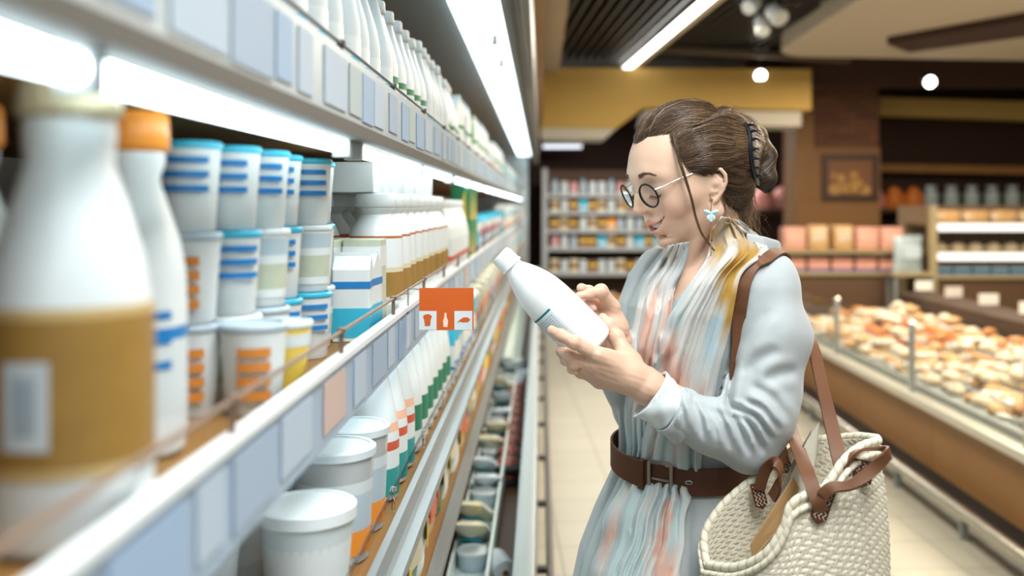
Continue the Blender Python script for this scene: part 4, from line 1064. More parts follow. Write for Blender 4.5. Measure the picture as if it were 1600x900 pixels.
# base oval, points matched to the rim by arc
bl, br_ = W(1120, 1100, 1.315), W(1382, 1080, 1.325)
half = NR//2
def base_pt(t):                                        # t 0..1 near side left to right, 1..2 back
    a = PI*(1-t) if t <= 1 else -PI*(t-1); c = (bl+br_)/2; rx = (br_-bl)/2
    return c+rx*math.cos(a)+np.array([0, -.072*math.sin(a), -.012*abs(math.sin(a))])
base = np.array([base_pt(2*k/NR) for k in range(NR)])
mids = []
V = np.zeros((NV, NR, 3)); vv = np.linspace(0, 1, NV)
for i, s_ in enumerate(vv):
    p = rim*(1-s_)+base*s_; c = p.mean(0); b = .10*math.sin(PI*min(1, s_*1.15))
    d = p-c; d[:, 2] = 0; V[i] = p+d*b
nrm = np.cross(np.roll(V, -1, 1)-np.roll(V, 1, 1), np.gradient(V, axis=0)); nrm /= np.linalg.norm(nrm, axis=2)[..., None]+1e-9
if nrm[NV//2, NR//4][1] > 0: nrm = -nrm
# plaited bands sewn in rows: chevron stitches, dark gaps where straw crosses
L = np.linalg.norm(V[NV//2, 1:]-V[NV//2, :-1], axis=1).sum(); H_ = .30
U = np.arange(NR)[None]/NR*L; Z = vv[:, None]*H_
uu = U+.0*Z; row = .0135
slant = .42*(U*1.0); r_ = (Z+.30*np.where(np.arange(NR) < half, U, L-U)+.004*np.sin(U*30))/row; fr_ = r_-np.floor(r_)
chev = ((U/.0088+np.abs(fr_-.5)*1.6*np.where(np.floor(r_) % 2 > .5, 1, 1)+.5*(np.floor(r_) % 2)) % 1.0)
stitch = np.sin(PI*chev)**.6*(.35+.65*np.sin(PI*np.clip(fr_, 0, 1))**.5)
disp = .0024*stitch-.0008
Vo = V+nrm*disp[..., None]
gap = np.clip((.46-stitch)/.30, 0, 1)**1.3
rg = snoise(np.stack([np.floor(r_).ravel()*3.1, (np.floor(U/.0088+0*r_)).ravel()*1.7, 0*r_.ravel()], 1), 2.0, 77).reshape(r_.shape)
C0 = np.array([.86, .79, .63])*(1+.09*rg[..., None]); C0 = C0*(1-gap[..., None]*.62)+np.array([.20, .13, .06])*gap[..., None]*.62
V2 = V-nrm*.0050-nrm*(disp*.6)[..., None]
F = []; idx = np.arange(NV*NR).reshape(NV, NR)
a = idx[:-1]; b_ = np.roll(idx, -1, 1)[:-1]; c_ = np.roll(idx, -1, 1)[1:]; d_ = idx[1:]
Fo = np.stack([a, b_, c_, d_], -1).reshape(-1, 4)
Fi = Fo[:, ::-1]+NV*NR
top = np.stack([idx[0], idx[0]+NV*NR, np.roll(idx[0], -1)+NV*NR, np.roll(idx[0], -1)], -1)
CC = np.concatenate([C0.reshape(-1, 3), (C0*.97).reshape(-1, 3)])
me = mesh('woven_body', np.concatenate([Vo.reshape(-1, 3), V2.reshape(-1, 3)]), np.concatenate([Fo, Fi, top]), M_STRAW, col=CC)
o = link('woven_body', me, bag); o.location = BO
mb = MB(); bm_c = base.mean(0); mb.add([*(base*1.0), bm_c], [(k, (k+1) % NR, NR) for k in range(NR)]); o = bagc(mb, 'bottom', M_STRAW)
ca = o.data.color_attributes.new('Col', 'FLOAT_COLOR', 'POINT'); ca.data.foreach_set('color', np.tile([.6, .55, .44, 1], NR+1))
# rope rim: wrapped cord with a second cord just below it
def rope(path, r, pitch, name, seg=10):
    path = np.asarray(path); Lr = np.r_[0, np.cumsum(np.linalg.norm(np.diff(path, axis=0), axis=1))]; n = int(Lr[-1]/.0011); t = np.linspace(0, Lr[-1], n)
    P = np.stack([np.interp(t, Lr, path[:, k]) for k in range(3)], 1); T_ = np.gradient(P, axis=0); T_ /= np.linalg.norm(T_, axis=1)[:, None]
    up = np.cross(T_, [0, -1, .3]); up /= np.linalg.norm(up, axis=1)[:, None]; bb = np.cross(T_, up)
    a = np.arange(seg)/seg*2*PI; w = np.abs(np.sin(PI*t[:, None]/pitch+a[None]*.5))
    R = r*(.90+.12*w**.5); V = P[:, None]+(up[:, None]*np.cos(a)[None, :, None]+bb[:, None]*np.sin(a)[None, :, None])*R[..., None]
    ii = np.arange(n-1)[:, None]*seg+np.arange(seg); jj = np.arange(n-1)[:, None]*seg+(np.arange(seg)+1) % seg
    F = np.stack([ii, jj, jj+seg, ii+seg], -1).reshape(-1, 4)
    col = np.array([.86, .79, .62])*(.50+.45*np.clip(w*2.2, 0, 1))[..., None]
    o = link(name, mesh(name, V.reshape(-1, 3), F, M_STRAW, col=col.reshape(-1, 3)), bag); o.location = BO
rr_ = np.vstack([rim, rim[:1]]); rope(rr_+[0, 0, .002], .0058, .015, 'rope_rim')
inset = V[4]+nrm[4]*.0045; rope(np.vstack([inset, inset[:1]])-[0, 0, .006], .0042, .013, 'rope_border')
# leather: four stitched patches, short handles and long shoulder straps
M_THREAD = mat('pale_thread', (.72,.62,.50), .7)
def patchl(cx, cy, Y, ang, w=.026, h=.040, tilt=(0, 0), name='handle_patch', inside=False):
    c = W(cx, cy, Y); ex = np.array([math.cos(ang), tilt[0], math.sin(ang)]); ez = np.array([-math.sin(ang), tilt[1], math.cos(ang)])
    ex /= np.linalg.norm(ex); ez /= np.linalg.norm(ez); ny = np.cross(ex, ez); ny = -ny if ny[1] > 0 else ny
    mb = MB(); pts = [(-.5, .5), (.5, .5), (.5, -.30), (.05, -.5), (-.5, -.34)]
    A = [c+ex*w*x+ez*h*y for x, y in pts]; B = [p+ny*.003 for p in A]; n = len(A)
    mb.add(A+B, [tuple(range(n)), tuple(range(n, 2*n))[::-1]]+[(k, k+n, (k+1) % n+n, (k+1) % n) for k in range(n)])
    o = bagc(mb, name, M_LEATH, smooth=False); o['label'] = 'brown leather patch with pale zigzag stitching'
    th_ = MB()
    for col_ in (-.28, .0, .28):
        q = [c+ex*w*(col_+(.09 if k % 2 else -.09))+ez*h*(.42-.084*k)+ny*.0036 for k in range(10)]
        th_.tube(q, .0006, 5)
    t_ = bagc(th_, 'stitching', M_THREAD, o); return c, ex, ez, ny
def on_bag(px, py, off=.002):
    """nearest woven point seen at px, py on the near panel"""
    n_ = half+1; P = Vo[:, :n_].reshape(-1, 3); q = pxof(P); j = np.argmin((q[:, 0]-px)**2+(q[:, 1]-py)**2); return P[j][1]-off
y1, y2 = on_bag(1284, 792), on_bag(1344, 744)
patchl(1284, 792, y1-.001, -.35, .021, .046, (0, .05)); patchl(1347, 740, y2-.001, -.20, .026, .036, (0, .05))
patchl(1186, 775, 1.360, .25, .018, .038, (0, 0)); patchl(1224, 722, 1.378, .35, .018, .034, (0, 0))
def strap(pts, w, name, up, m=M_LEATH2, n=60, th=.0034):
    P = spline([W(*p[:3]) for p in pts], n); ups = spline([p[3] if len(p) > 3 else up for p in pts], n) if any(len(p) > 3 for p in pts) else np.array(up)
    mb = MB(); mb.tube(P, 1, flat=(w, th), up=ups); return bagc(mb, name, m)
f_ = (0, -1, 0); 
strap([(1284, 800, y1-.004), (1276, 778, y1-.007), (1262, 740, 1.262), (1249, 706, 1.325), (1238, 676, 1.405), (1228, 650, 1.455), (1206, 600, 1.47), (1196, 520, 1.50)], .0185, 'long_strap', (-.15, -1, .1))
strap([(1196, 520, 1.500, (1, -.3, 0)), (1222, 480, 1.515, (.8, -.6, 0)), (1254, 500, 1.485, (.5, -.85, 0)), (1270, 540, 1.430, (.15, -1, 0)), (1284, 600, 1.37, (.1, -1, 0)), (1298, 660, 1.315, f_), (1310, 712, 1.275, f_), (1318, 745, y2-.006, f_)], .0190, 'long_strap', f_)
strap([(1284, 775, y1-.010, f_), (1300, 762, y1-.013, (0, -.7, .7)), (1330, 758, y1-.018, (.1, -.4, .9)), (1362, 735, 1.225, (.1, -.75, .6)), (1386, 712, 1.222, (.7, -.6, .3)), (1388, 706, 1.232, (.9, -.2, .3)), (1370, 702, 1.250, (.1, .3, .95)), (1345, 704, 1.258, (0, .2, 1)), (1322, 716, 1.262, (-.3, -.5, .8)), (1316, 738, y2-.008, f_)], .0155, 'short_handle', f_)
strap([(1186, 765, 1.354, f_), (1196, 735, 1.345, f_), (1210, 722, 1.335, (.3, -.9, 0)), (1220, 738, 1.330, (.8, -.5, 0)), (1214, 762, 1.335, (.9, .3, 0)), (1206, 778, 1.345, (.8, .4, 0))], .0155, 'short_handle', f_)
strap([(1224, 725, 1.372), (1219, 700, 1.375), (1215, 680, 1.39), (1208, 640, 1.44), (1200, 600, 1.49)], .0180, 'long_strap', f_)
# strap over the shoulder
ssd = lambda P: np.minimum(coat_sdf(P), torso_sdf(P, .01, False))
sp_ = [(1156, 530), (1156, 495), (1160, 462), (1167, 432), (1179, 413), (1196, 405)]
Pd, ok = drape(ssd, [p[0] for p in sp_], [p[1] for p in sp_], .0035, 1.30, 1.75, 1.45)
tor_ = lambda P: np.minimum(coat_sdf(P, False), torso_sdf(P, .01, False)); lo_ = [(1150, 600), (1151, 565), (1154, 530), (1155, 500)]
Pl, ok = drape(tor_, [p[0] for p in lo_], [p[1] for p in lo_], .0035, 1.30, 1.75, 1.48); Pd = np.vstack([Pl, Pd[2:]])
tail = [Pd[-1]+[.030, .045, -.004], Pd[-1]+[.045, .10, -.03], Pd[-1]+[.055, .13, -.10]]
PP = spline(list(Pd)+tail, 70)
for _ in range(3):
    d_s = ssd(PP); g_ = grad(ssd, PP); d_s = np.where(np.arange(len(PP)) < 24, 1, d_s); g_ /= np.linalg.norm(g_, axis=1)[:, None]+1e-9; PP = PP+g_*np.clip(.0035-d_s, -.02, .02)[:, None]*(d_s < .0035)[:, None]
ups = np.where((np.arange(len(PP)) < 24)[:, None], grad(tor_, PP), grad(ssd, PP)); ups /= np.linalg.norm(ups, axis=1)[:, None]+1e-9
for _ in range(6): ups[1:-1] = (ups[:-2]+ups[2:]+ups[1:-1])/3
mb = MB(); mb.tube(PP, 1, flat=(.0185, .0034), up=ups); bagc(mb, 'shoulder_strap', M_LEATH2)
# papers in the bag
M_CARD = mat('beige_card', (.62,.58,.47), .7); M_BROWNP = mat('kraft_paper', (.42,.25,.11), .7)
def sheet(pts, name, label, cat, m, th=.002):
    A = [W(*p) for p in pts]; n = len(A); nn = np.cross(A[1]-A[0], A[2]-A[0]); nn /= np.linalg.norm(nn)
    mb = MB(); B = [p+nn*th for p in A]; mb.add(A+B, [tuple(range(n))[::-1], tuple(range(n, 2*n))]+[(k, (k+1) % n, (k+1) % n+n, k+n) for k in range(n)])
    o = mb.build(name, m, smooth=False); return tag(o, label, cat, group='papers in the straw bag')
sheet([(1281, 659, 1.335), (1262, 688, 1.335), (1238, 740, 1.33), (1215, 820, 1.325), (1250, 815, 1.325), (1276, 715, 1.333)], 'folded_card', 'beige folded card sticking up from the straw bag', 'card', M_CARD)
sheet([(1268, 672, 1.342), (1240, 720, 1.342), (1200, 815, 1.335), (1214, 822, 1.336), (1262, 700, 1.343)], 'paper_sheet', 'dark edged paper sheet just behind the beige card in the bag', 'paper', mat('grey_paper', (.22,.20,.17), .7))
sheet([(1238, 745, 1.325), (1196, 812, 1.318), (1172, 850, 1.315), (1175, 872, 1.315), (1215, 825, 1.318), (1248, 762, 1.325)], 'paper_pouch', 'brown kraft paper pouch lying inside the mouth of the bag', 'pouch', M_BROWNP)
# ================================================================= goods on the dairy shelves
random.seed(11)
def pm(n, c, r=.4, **k): return mat('pack_'+n, c, r, **k)
P_WHITE = pm('white', (.72,.77,.78), .35); P_SOFT = pm('soft_white', (.62,.69,.71), .45); P_BLUE = pm('blue', (.015,.20,.52), .4); P_CYAN = pm('cyan', (.04,.46,.66), .4)
P_ORANGE = pm('orange', (.86,.30,.035), .4); P_GOLD = pm('gold', (.36,.21,.05), .4, noise=(60, (.27,.15,.035), .8)); P_GREEN = pm('green', (.02,.22,.09), .4); P_YEL = pm('yellow', (.82,.58,.09), .4)
P_RED = pm('red', (.62,.10,.05), .4); P_TEAL = pm('teal', (.03,.30,.29), .4); P_CREAM = pm('cream', (.66,.60,.42), .4); P_GREYB = pm('greyblue', (.45,.55,.62), .4)
P_SAGE = pm('sage', (.42,.52,.42), .45, noise=(70, (.62,.60,.45), .8)); P_PEACH = pm('peach', (.85,.48,.32), .45); P_BLACK = pm('black', (.02,.02,.022), .3); P_WINE = pm('wine', (.20,.035,.03), .35, noise=(50, (.45,.16,.10), .7))
P_CLEAR = pm('clear', (.93,.97,.98), .12, trans=.55, ior=1.3); P_BROWN = pm('brown', (.24,.11,.035), .5); P_TXT = pm('text', (.25,.33,.42), .5); P_PINK = pm('pink', (.72,.36,.36), .5); P_MEAT = pm('meat', (.55,.24,.17), .5, noise=(40, (.75,.42,.34), .8))
def lab_bands(name, prof_r, z0, z1, bands, par, mats, seg=28):
    """a printed sleeve: bands = [(share, material index)]"""
    mb = MB(); z = z0; pr_ = []; ms = []
    tot = sum(b[0] for b in bands)
    pr_.append((prof_r(z0), z0))
    for sh, mi in bands: z += (z1-z0)*sh/tot; pr_.append((prof_r(z), z)); ms.append(mi)
    mb.lathe(pr_, seg, ms=ms)
    mb.F = mb.F[:-2]; mb.M = mb.M[:-2]                     # open sleeve
    return mb.build(name, mats, par)
def bottle(name, h, r, cap_m, body_m=P_WHITE, bands=None, z0=.05, z1=.5, neck=.42, cap_r=.45, cap_h=.09, mats=None, shoulder=.55):
    root = empty(name); cr = r*cap_r; hs = h*shoulder; hb = h*(1-cap_h)
    prof = [(.001, .001), (r*.85, 0), (r*.97, .004), (r, .012), (r, hs*.6), (r, hs*.92), (r*.97, hs), (r*.88, hs+(hb-hs)*.22), (r*.70, hs+(hb-hs)*.48), (r*.52, hs+(hb-hs)*.74), (cr*.92, hs+(hb-hs)*.92), (cr*.86, hb)]
    MB().lathe(prof, 28).build('bottle_body', body_m, root)
    MB().lathe([(cr*.9, hb-.002), (cr, hb), (cr*1.04, hb+.002), (cr, h-.003), (cr*.93, h), (.0008, h)], 28).build('cap', cap_m, root)
    if bands:
        def rr(z): return np.interp(z, [p[1] for p in prof[3:]], [p[0] for p in prof[3:]])+.0006
        lab_bands('label', rr, h*z0, h*z1, bands, root, mats)
    return root
def tub(name, h, r0, r1, lid_m, body_m, bands=None, mats=None, lid_h=.010, z0=.12, z1=.88, clear=False):
    root = empty(name)
    MB().lathe([(.001, .0005), (r0*.95, 0), (r0, .002), (r0+(r1-r0)*.5, h*.5), (r1, h-lid_h-.001), (r1*.97, h-lid_h)], 30).build('tub_body', body_m, root)
    MB().lathe([(r1*1.0, h-lid_h-.001), (r1*1.06, h-lid_h+.0008), (r1*1.06, h-.002), (r1*1.0, h), (r1*.92, h), (r1*.90, h-.0025), (.0008, h-.0025)], 30).build('lid', lid_m, root)
    if bands: lab_bands('label', lambda z: r0+(r1-r0)*z/h+.0007, h*z0, h*z1, bands, root, mats)
    return root
def stripes_patch(root, r, zc, w, hh, n, m, gap, ang=-PI/2):
    """short horizontal bars printed on the front of a round pack"""
    mb = MB()
    for i in range(n):
        z = zc-i*gap; V = []; a0, a1 = ang-w/2, ang+w/2
        for zz_ in (z, z-hh): V += [(r*math.cos(a0+(a1-a0)*k/8), r*math.sin(a0+(a1-a0)*k/8), zz_) for k in range(9)]
        mb.add(V, [(k, k+1, k+10, k+9) for k in range(8)])
    return mb.build('printed_bars', m, root)
def carton(name, w, d, h, body_m, bands, gable=False, cap_m=None):
    root = empty(name); mb = MB()
    mb.box(-w/2, -d/2, 0, w/2, d/2, h*.82 if gable else h, b=.0015)
    if gable:
        z0 = h*.82-.001; mb.add([(-w/2, -d/2, z0), (w/2, -d/2, z0), (w/2, d/2, z0), (-w/2, d/2, z0), (-w/2, 0, h*.97), (w/2, 0, h*.97)], [(0, 1, 5, 4), (2, 3, 4, 5), (1, 2, 5), (3, 0, 4)])
        mb.box(-w/2, -.0015, h*.965, w/2, .0015, h)
    mb.build('carton_body', body_m, root, smooth=False)
    for z0, z1, m in bands: MB().box(-w/2-.0005, -d/2-.0005, h*z0, w/2+.0005, d/2+.0005, h*z1).build('printed_band', m, root, smooth=False)
    if cap_m: MB().lathe([(.012, 0), (.013, .002), (.0125, .012), (.0008, .013)], 16, c=(0, -d/4, h*.88)).build('cap', cap_m, root)
    return root
def pouch(name, w, h, t, m, m2, wob=1):
    root = empty(name); nx, nz = 10, 12; rg = np.random.default_rng(int(w*1e4+h*1e3)); V = []
    for s in (-1, 1):
        for i in range(nz+1):
            for j in range(nx+1):
                u, v = j/nx*2-1, i/nz; b = (1-u*u)**.5*math.sin(PI*min(1, .12+v*.88))**.6 if abs(u) < 1 else 0
                V.append((u*w/2*(1-.06*math.sin(PI*v)), s*(t/2*b+.0006)+.003*math.sin(5*u+7*v)*b, v*h))
    n = (nx+1)*(nz+1); F = []
    for s in (0, 1):
        for i in range(nz):
            for j in range(nx):
                a = s*n+i*(nx+1)+j; f = (a, a+1, a+nx+2, a+nx+1); F.append(f if s == 0 else f[::-1])
    mb = MB(); mb.add(V, F); F2 = [(i*(nx+1), n+i*(nx+1), n+(i+1)*(nx+1), (i+1)*(nx+1)) for i in range(nz)]+[(i*(nx+1)+nx, (i+1)*(nx+1)+nx, n+(i+1)*(nx+1)+nx, n+i*(nx+1)+nx) for i in range(nz)]
    F2 += [(j, j+1, n+j+1, n+j) for j in range(nx)]; k0 = nz*(nx+1); F2 += [(k0+j, n+k0+j, n+k0+j+1, k0+j+1) for j in range(nx)]
    for f in F2: mb.F.append(list(f)); mb.M.append(0)
    mb.build('bag_skin', m, root)
    q = MB()
    q.box(-w*.30, -t/2-.0040, h*.38, w*.30, -t/2-.0015, h*.72, b=.0010); q.build('printed_panel', m2, root, smooth=False); return root
def ordn(k):
    s = 'th' if 10 <= k % 100 <= 20 else {1: 'st', 2: 'nd', 3: 'rd'}.get(k % 10, 'th'); return '%d%s' % (k, s)
class Row:
    """repeats of some packs set out along a shelf; first use takes the original, the rest are copies"""
    def __init__(s, make, desc, cat, group): s.make = make; s.desc = desc; s.cat = cat; s.group = group; s.root = None; s.n = 0
    def put(s, x, y, z, rz=0, tilt=0, where=''):
        if s.root is None: s.root = s.make(); o = s.root
        else: o = copy_tree(s.root)
        s.n += 1; o.location = (float(x), float(y), float(z)); o.rotation_euler = (tilt, 0, rz)
        tag(o, s.desc+', '+(where or ordn(s.n)+' from the camera'), s.cat, s.group); return o
R_ = random.uniform
# --- top shelf: white bottles and cartons
ZT = 1.6005
kinds_top = [
 Row(lambda: bottle('milk_bottle', .235, .038, P_WHITE, P_SOFT, [(1, 0), (3, 1), (1, 2), (2, 1)], mats=[P_SOFT, P_WHITE, P_CYAN], z0=.08, z1=.45), 'plain white milk bottle in front row of top shelf', 'bottle', 'white milk bottles on the top shelf'),
 Row(lambda: bottle('kefir_bottle', .225, .038, P_WHITE, P_WHITE, [(2, 0), (3, 1), (2, 0), (1, 2)], mats=[P_WHITE, P_CYAN, P_GREEN], z0=.08, z1=.46), 'white bottle with blue band in front row of top shelf', 'bottle', 'blue banded bottles on the top shelf'),
 Row(lambda: carton('milk_carton', .066, .066, .215, P_WHITE, [(.05, .30, P_CYAN), (.55, .60, P_GREEN)], True, P_WHITE), 'white and blue milk carton in front row of top shelf', 'carton', 'milk cartons on the top shelf'),
 Row(lambda: carton('juice_carton', .064, .064, .20, P_GREEN, [(.30, .52, P_WHITE), (.10, .16, P_ORANGE)], True, P_ORANGE), 'green carton with white band in front row of top shelf', 'carton', 'green cartons on the top shelf'),
 Row(lambda: carton('red_carton', .062, .062, .19, P_WHITE, [(.20, .5, P_RED), (.62, .66, P_BLUE)], True), 'white and red carton in front row of top shelf', 'carton', 'red and white cartons on the top shelf')]
y = .92; i = 0
while y < 5.75:
    k = 0 if y < 1.5 else (1 if y < 1.9 else (0 if y < 2.35 else (1 if y < 2.7 else (2 if y < 3.2 else (3 if y < 3.35 else (2 if y < 4.2 else (4 if y < 4.7 else 2)))))))
    kinds_top[k].put(-.262+R_(-.004, .002), y, ZT, R_(-.3, .3)); y += (.084 if k < 2 else .075)+R_(0, .006)
back_top = Row(lambda: bottle('tall_bottle', .262, .040, P_WHITE, P_WHITE, [(1, 0), (3, 1), (1, 2), (1, 0)], mats=[P_WHITE, P_SOFT, P_TEAL], z0=.1, z1=.5), 'tall white bottle in second row of top shelf', 'bottle', 'tall bottles at the back of the top shelf')
back_top2 = Row(lambda: carton('tall_carton', .075, .075, .24, P_WHITE, [(.1, .2, P_GREYB), (.5, .53, P_CYAN)], True), 'tall pale carton in second row of top shelf', 'carton', 'tall cartons at the back of the top shelf')
y = .98
while y < 5.7:
    (back_top if y < 2.6 else back_top2).put(-.352+R_(-.004, .004), y, ZT, R_(-.3, .3)); y += .088+R_(0, .005)
# --- middle shelf
ZM = 1.3155
big = Row(lambda: bottle('drinking_yogurt_bottle', .256, .0440, pm('tan_cap', (.62,.55,.36), .35), P_WHITE, [(1, 0), (14, 1), (1, 0)], mats=[pm('label_edge', (.55,.40,.18)), P_GOLD], z0=.165, z1=.512, cap_r=.60, cap_h=.085, shoulder=.52), 'large white bottle with tan cap and golden brown label', 'bottle', None)
o = big.put(-.2625, .535, ZM, 0, where='nearest the camera'); del o['label']; o['label'] = 'large white bottle with tan cap and golden brown label, nearest the camera'
bc = MB(); V = []
for zz_ in (.058, .104): V += [(.0450*math.cos(a), .0450*math.sin(a), zz_) for a in np.linspace(-PI/2-.30, -PI/2+.24, 9)]
bc.add(V, [(k, k+1, k+10, k+9) for k in range(8)]); bc.build('barcode_patch', pm('code_patch', (.55,.62,.66), .4), o)
bc = MB()
for k in range(5):
    a = -PI/2-.16+.055*k; bc.add([(.0454*math.cos(a+d), .0454*math.sin(a+d), z_) for z_ in (.066, .096) for d in (0, .03)], [(0, 1, 3, 2)])
bc.build('barcode', P_TXT, o)
orb = Row(lambda: bottle('orange_cap_bottle', .254, .040, P_ORANGE, P_WHITE, [(2, 0), (6, 1), (1, 2), (2, 0)], mats=[P_WHITE, P_SOFT, P_BLUE], z0=.05, z1=.45, cap_r=.68, cap_h=.11), 'white bottle with wide orange cap', 'bottle', 'orange capped bottles on the middle shelf')
o = orb.put(-.306, .715, ZM, 0, where='second bottle behind the tan capped one'); stripes_patch(o, .0412, .108, .9, .006, 3, P_BLUE, .018, -PI/2+.7)
orb.put(-.400, .66, ZM, 0, where='at the left edge of the photo')
stack_mk = {
 'blue_bar': lambda: (lambda t: (stripes_patch(t, .0305, .066, 1.5, .0055, 3, P_BLUE, .0125, -PI/2+.3), t)[1])(tub('yogurt_cup', .080, .0240, .0290, P_CYAN, P_WHITE, lid_h=.006)),
 'check': lambda: (lambda t: (stripes_patch(t, .0300, .060, 1.0, .0080, 4, pm('burnt_orange', (.66,.24,.04)), .0125, -PI/2+.3), t)[1])(tub('yogurt_cup', .080, .0240, .0290, P_GREYB, P_WHITE, lid_h=.006)),
 'sage': lambda: tub('yogurt_cup', .080, .0240, .0290, P_WHITE, P_WHITE, [(1, 0), (3, 1), (1, 0), (2, 2)], [P_WHITE, P_SAGE, P_GREYB], lid_h=.006),
 'fruit': lambda: tub('yogurt_cup', .072, .0180, .0260, P_SOFT, pm('fruit_yellow', (.85,.62,.10), .3), [(3, 0), (1, 1)], [P_WHITE, P_YEL], lid_h=.006, z0=.66, z1=.9)}
rows_c = {'blue_bar': Row(stack_mk['blue_bar'], 'white yogurt cup with blue bars and blue lid', 'cup', 'blue barred yogurt cups'), 'check': Row(stack_mk['check'], 'yogurt cup with orange chequered print', 'cup', 'orange chequered cups'),
 'sage': Row(stack_mk['sage'], 'yogurt cup with pale green printed band', 'cup', 'green banded yogurt cups'), 'fruit': Row(stack_mk['fruit'], 'small clear cup of yellow and orange fruit yogurt', 'cup', 'fruit yogurt cups')}
stacks = [(-.315, .855, ['check', 'check', 'blue_bar']), (-.300, .925, ['sage', 'blue_bar', 'blue_bar']), (-.375, .90, ['blue_bar', 'check', 'blue_bar']), (-.292, 1.00, ['check', 'sage', 'blue_bar']), (-.365, 1.02, ['sage', 'sage', 'blue_bar']),
 (-.300, 1.085, ['blue_bar', 'blue_bar', 'blue_bar']), (-.372, 1.11, ['check', 'sage', 'blue_bar']), (-.285, 1.170, ['blue_bar', 'sage', 'blue_bar']), (-.358, 1.20, ['blue_bar', 'sage', 'blue_bar']), (-.300, 1.255, ['sage', 'blue_bar', 'blue_bar']), (-.380, 1.29, ['sage', 'sage', 'blue_bar']), (-.450, 1.0, ['sage', 'check', 'blue_bar']), (-.450, 1.15, ['sage', 'check', 'blue_bar'])]
lv_ = ['bottom', 'middle', 'top']
for si, (x, y, ks) in enumerate(stacks):
    for j, k in enumerate(ks): rows_c[k].put(x, y, ZM+j*.0805, R_(-.3, .3), where='%s of %s stack' % (lv_[j], ordn(si+1)))
rows_c['fruit'].put(-.252, .945, ZM, 0, where='standing at the shelf edge'); rows_c['check'].put(-.258, .862, ZM, 0, where='at the shelf edge beside the fruit cup')
gold = Row(lambda: bottle('wide_neck_bottle', .170, .044, P_WHITE, P_WHITE, [(5, 1), (1, 3), (6, 0), (.5, 2)], mats=[P_WHITE, P_GOLD, pm('rust', (.42,.12,.04), .4), P_CREAM], z0=.04, z1=.60, cap_r=.74, cap_h=.13, shoulder=.60), 'wide necked white bottle with gold foot label, front row', 'bottle', 'gold labelled bottles on the middle shelf')
gold2 = Row(lambda: bottle('wide_neck_bottle', .170, .044, P_WHITE, P_WHITE, [(5, 1), (7, 0), (1, 2)], mats=[P_WHITE, P_SAGE, P_RED], z0=.04, z1=.60, cap_r=.74, cap_h=.13, shoulder=.60), 'wide necked white bottle with red line, second row', 'bottle', 'red lined bottles behind the gold labelled ones')
for q_ in range(2):
    tr = empty('display_tray', (-.317, 1.72+q_*.48, ZM)); tag(tr, 'white display tray under the wide necked bottles, '+['nearer', 'farther'][q_]+' one', 'tray', 'display trays'); part(tr, 'tray_body', P_WHITE, [(-.098, -.235, 0, .098, .235, .034)], .003)
for k in range(9): gold.put(-.267+R_(-.003, .003), 1.540+k*.096+(.01 if k > 4 else 0), ZM+.0345, R_(-.2, .2)); gold2.put(-.364+R_(-.003, .003), 1.540+k*.096+(.01 if k > 4 else 0), ZM+.0345, R_(-.2, .2))
cyanp = Row(lambda: carton('cream_carton', .050, .050, .120, P_WHITE, [(.05, .38, P_CYAN), (.60, .68, P_BLUE)], True), 'small blue and white cream carton at the middle shelf edge', 'carton', 'small cream cartons')
sagep = Row(lambda: carton('sage_carton', .055, .055, .135, P_SAGE, [(.70, .92, P_WHITE)]), 'small green printed carton on the middle shelf', 'carton', 'small green cartons')
for k in range(2): cyanp.put(-.258, 1.32+k*.055, ZM, R_(-.1, .1))
for k in range(3): sagep.put(-.262+.0*k, 1.43+k*.018 if k == 0 else 1.36+k*.065, ZM, 0) if k == 0 else sagep.put(-.320, 1.33+k*.062, ZM, R_(-.1, .1))
boxb = Row(lambda: carton('white_box', .11, .15, .082, P_WHITE, [(.0, 1.0, P_WHITE)]), 'flat white box laid across the bottles on the middle shelf', 'box', 'white boxes stacked over the bottles')
def obox():
    r = empty('white_box'); MB().box(-.06, -.075, 0, .06, .075, .048, b=.002).build('box_body', P_WHITE, r, smooth=False); MB().box(-.0605, -.0755, -.0002, -.0500, .0755, .0482).build('orange_edge', P_PEACH, r, smooth=False); return r
boxb = Row(obox, 'white box with orange edge on top of the wide necked bottles', 'box', 'white boxes on the bottles')
for k in range(5): boxb.put(-.322, 1.58+k*.165, ZM+.2050, 0)
tallb = Row(lambda: bottle('slim_bottle', .200, .034, P_WHITE, P_WHITE, [(2, 0), (1, 1), (3, 2), (2, 0)], mats=[P_WHITE, P_RED, P_SOFT], z0=.05, z1=.62), 'slim white bottle with red line on the middle shelf', 'bottle', 'slim bottles on the middle shelf')
for k in range(8): tallb.put(-.262, 2.50+k*.076, ZM, R_(-.2, .2))
grn = Row(lambda: (lambda c: (MB().add([(.0315, -.020, .012), (.0315, .022, .012), (.0315, -.016, .11)], [(0, 1, 2)]).add([(-.020, -.0315, .012), (.022, -.0315, .012), (.016, -.0315, .11)], [(0, 1, 2)]).build('yellow_flash', P_YEL, c, smooth=False), c)[1])(carton('green_carton', .062, .062, .125, P_GREEN, [(.90, .97, P_GREEN)])), 'dark green carton with yellow flash', 'carton', 'green cartons with a yellow flash')
for k in range(5):
    for j in range(2): grn.put(-.262, 3.16+k*.068, ZM+j*.1255, 0, where='%s layer, %s from the camera' % (lv_[j*2], ordn(k+1)))
bluc = Row(lambda: carton('blue_carton', .065, .065, .15, P_CYAN, [(.6, .8, P_WHITE), (.1, .2, P_BLUE)], True), 'bright blue carton past the green ones on middle shelf', 'carton', 'blue cartons on the middle shelf')
redc = Row(lambda: carton('red_label_carton', .06, .06, .12, P_WHITE, [(.5, .8, P_RED), (.1, .2, P_ORANGE)]), 'white and red carton far along the middle shelf', 'carton', 'far red and white cartons')
for k in range(5): bluc.put(-.335, 2.75+k*.1, ZM, 0)
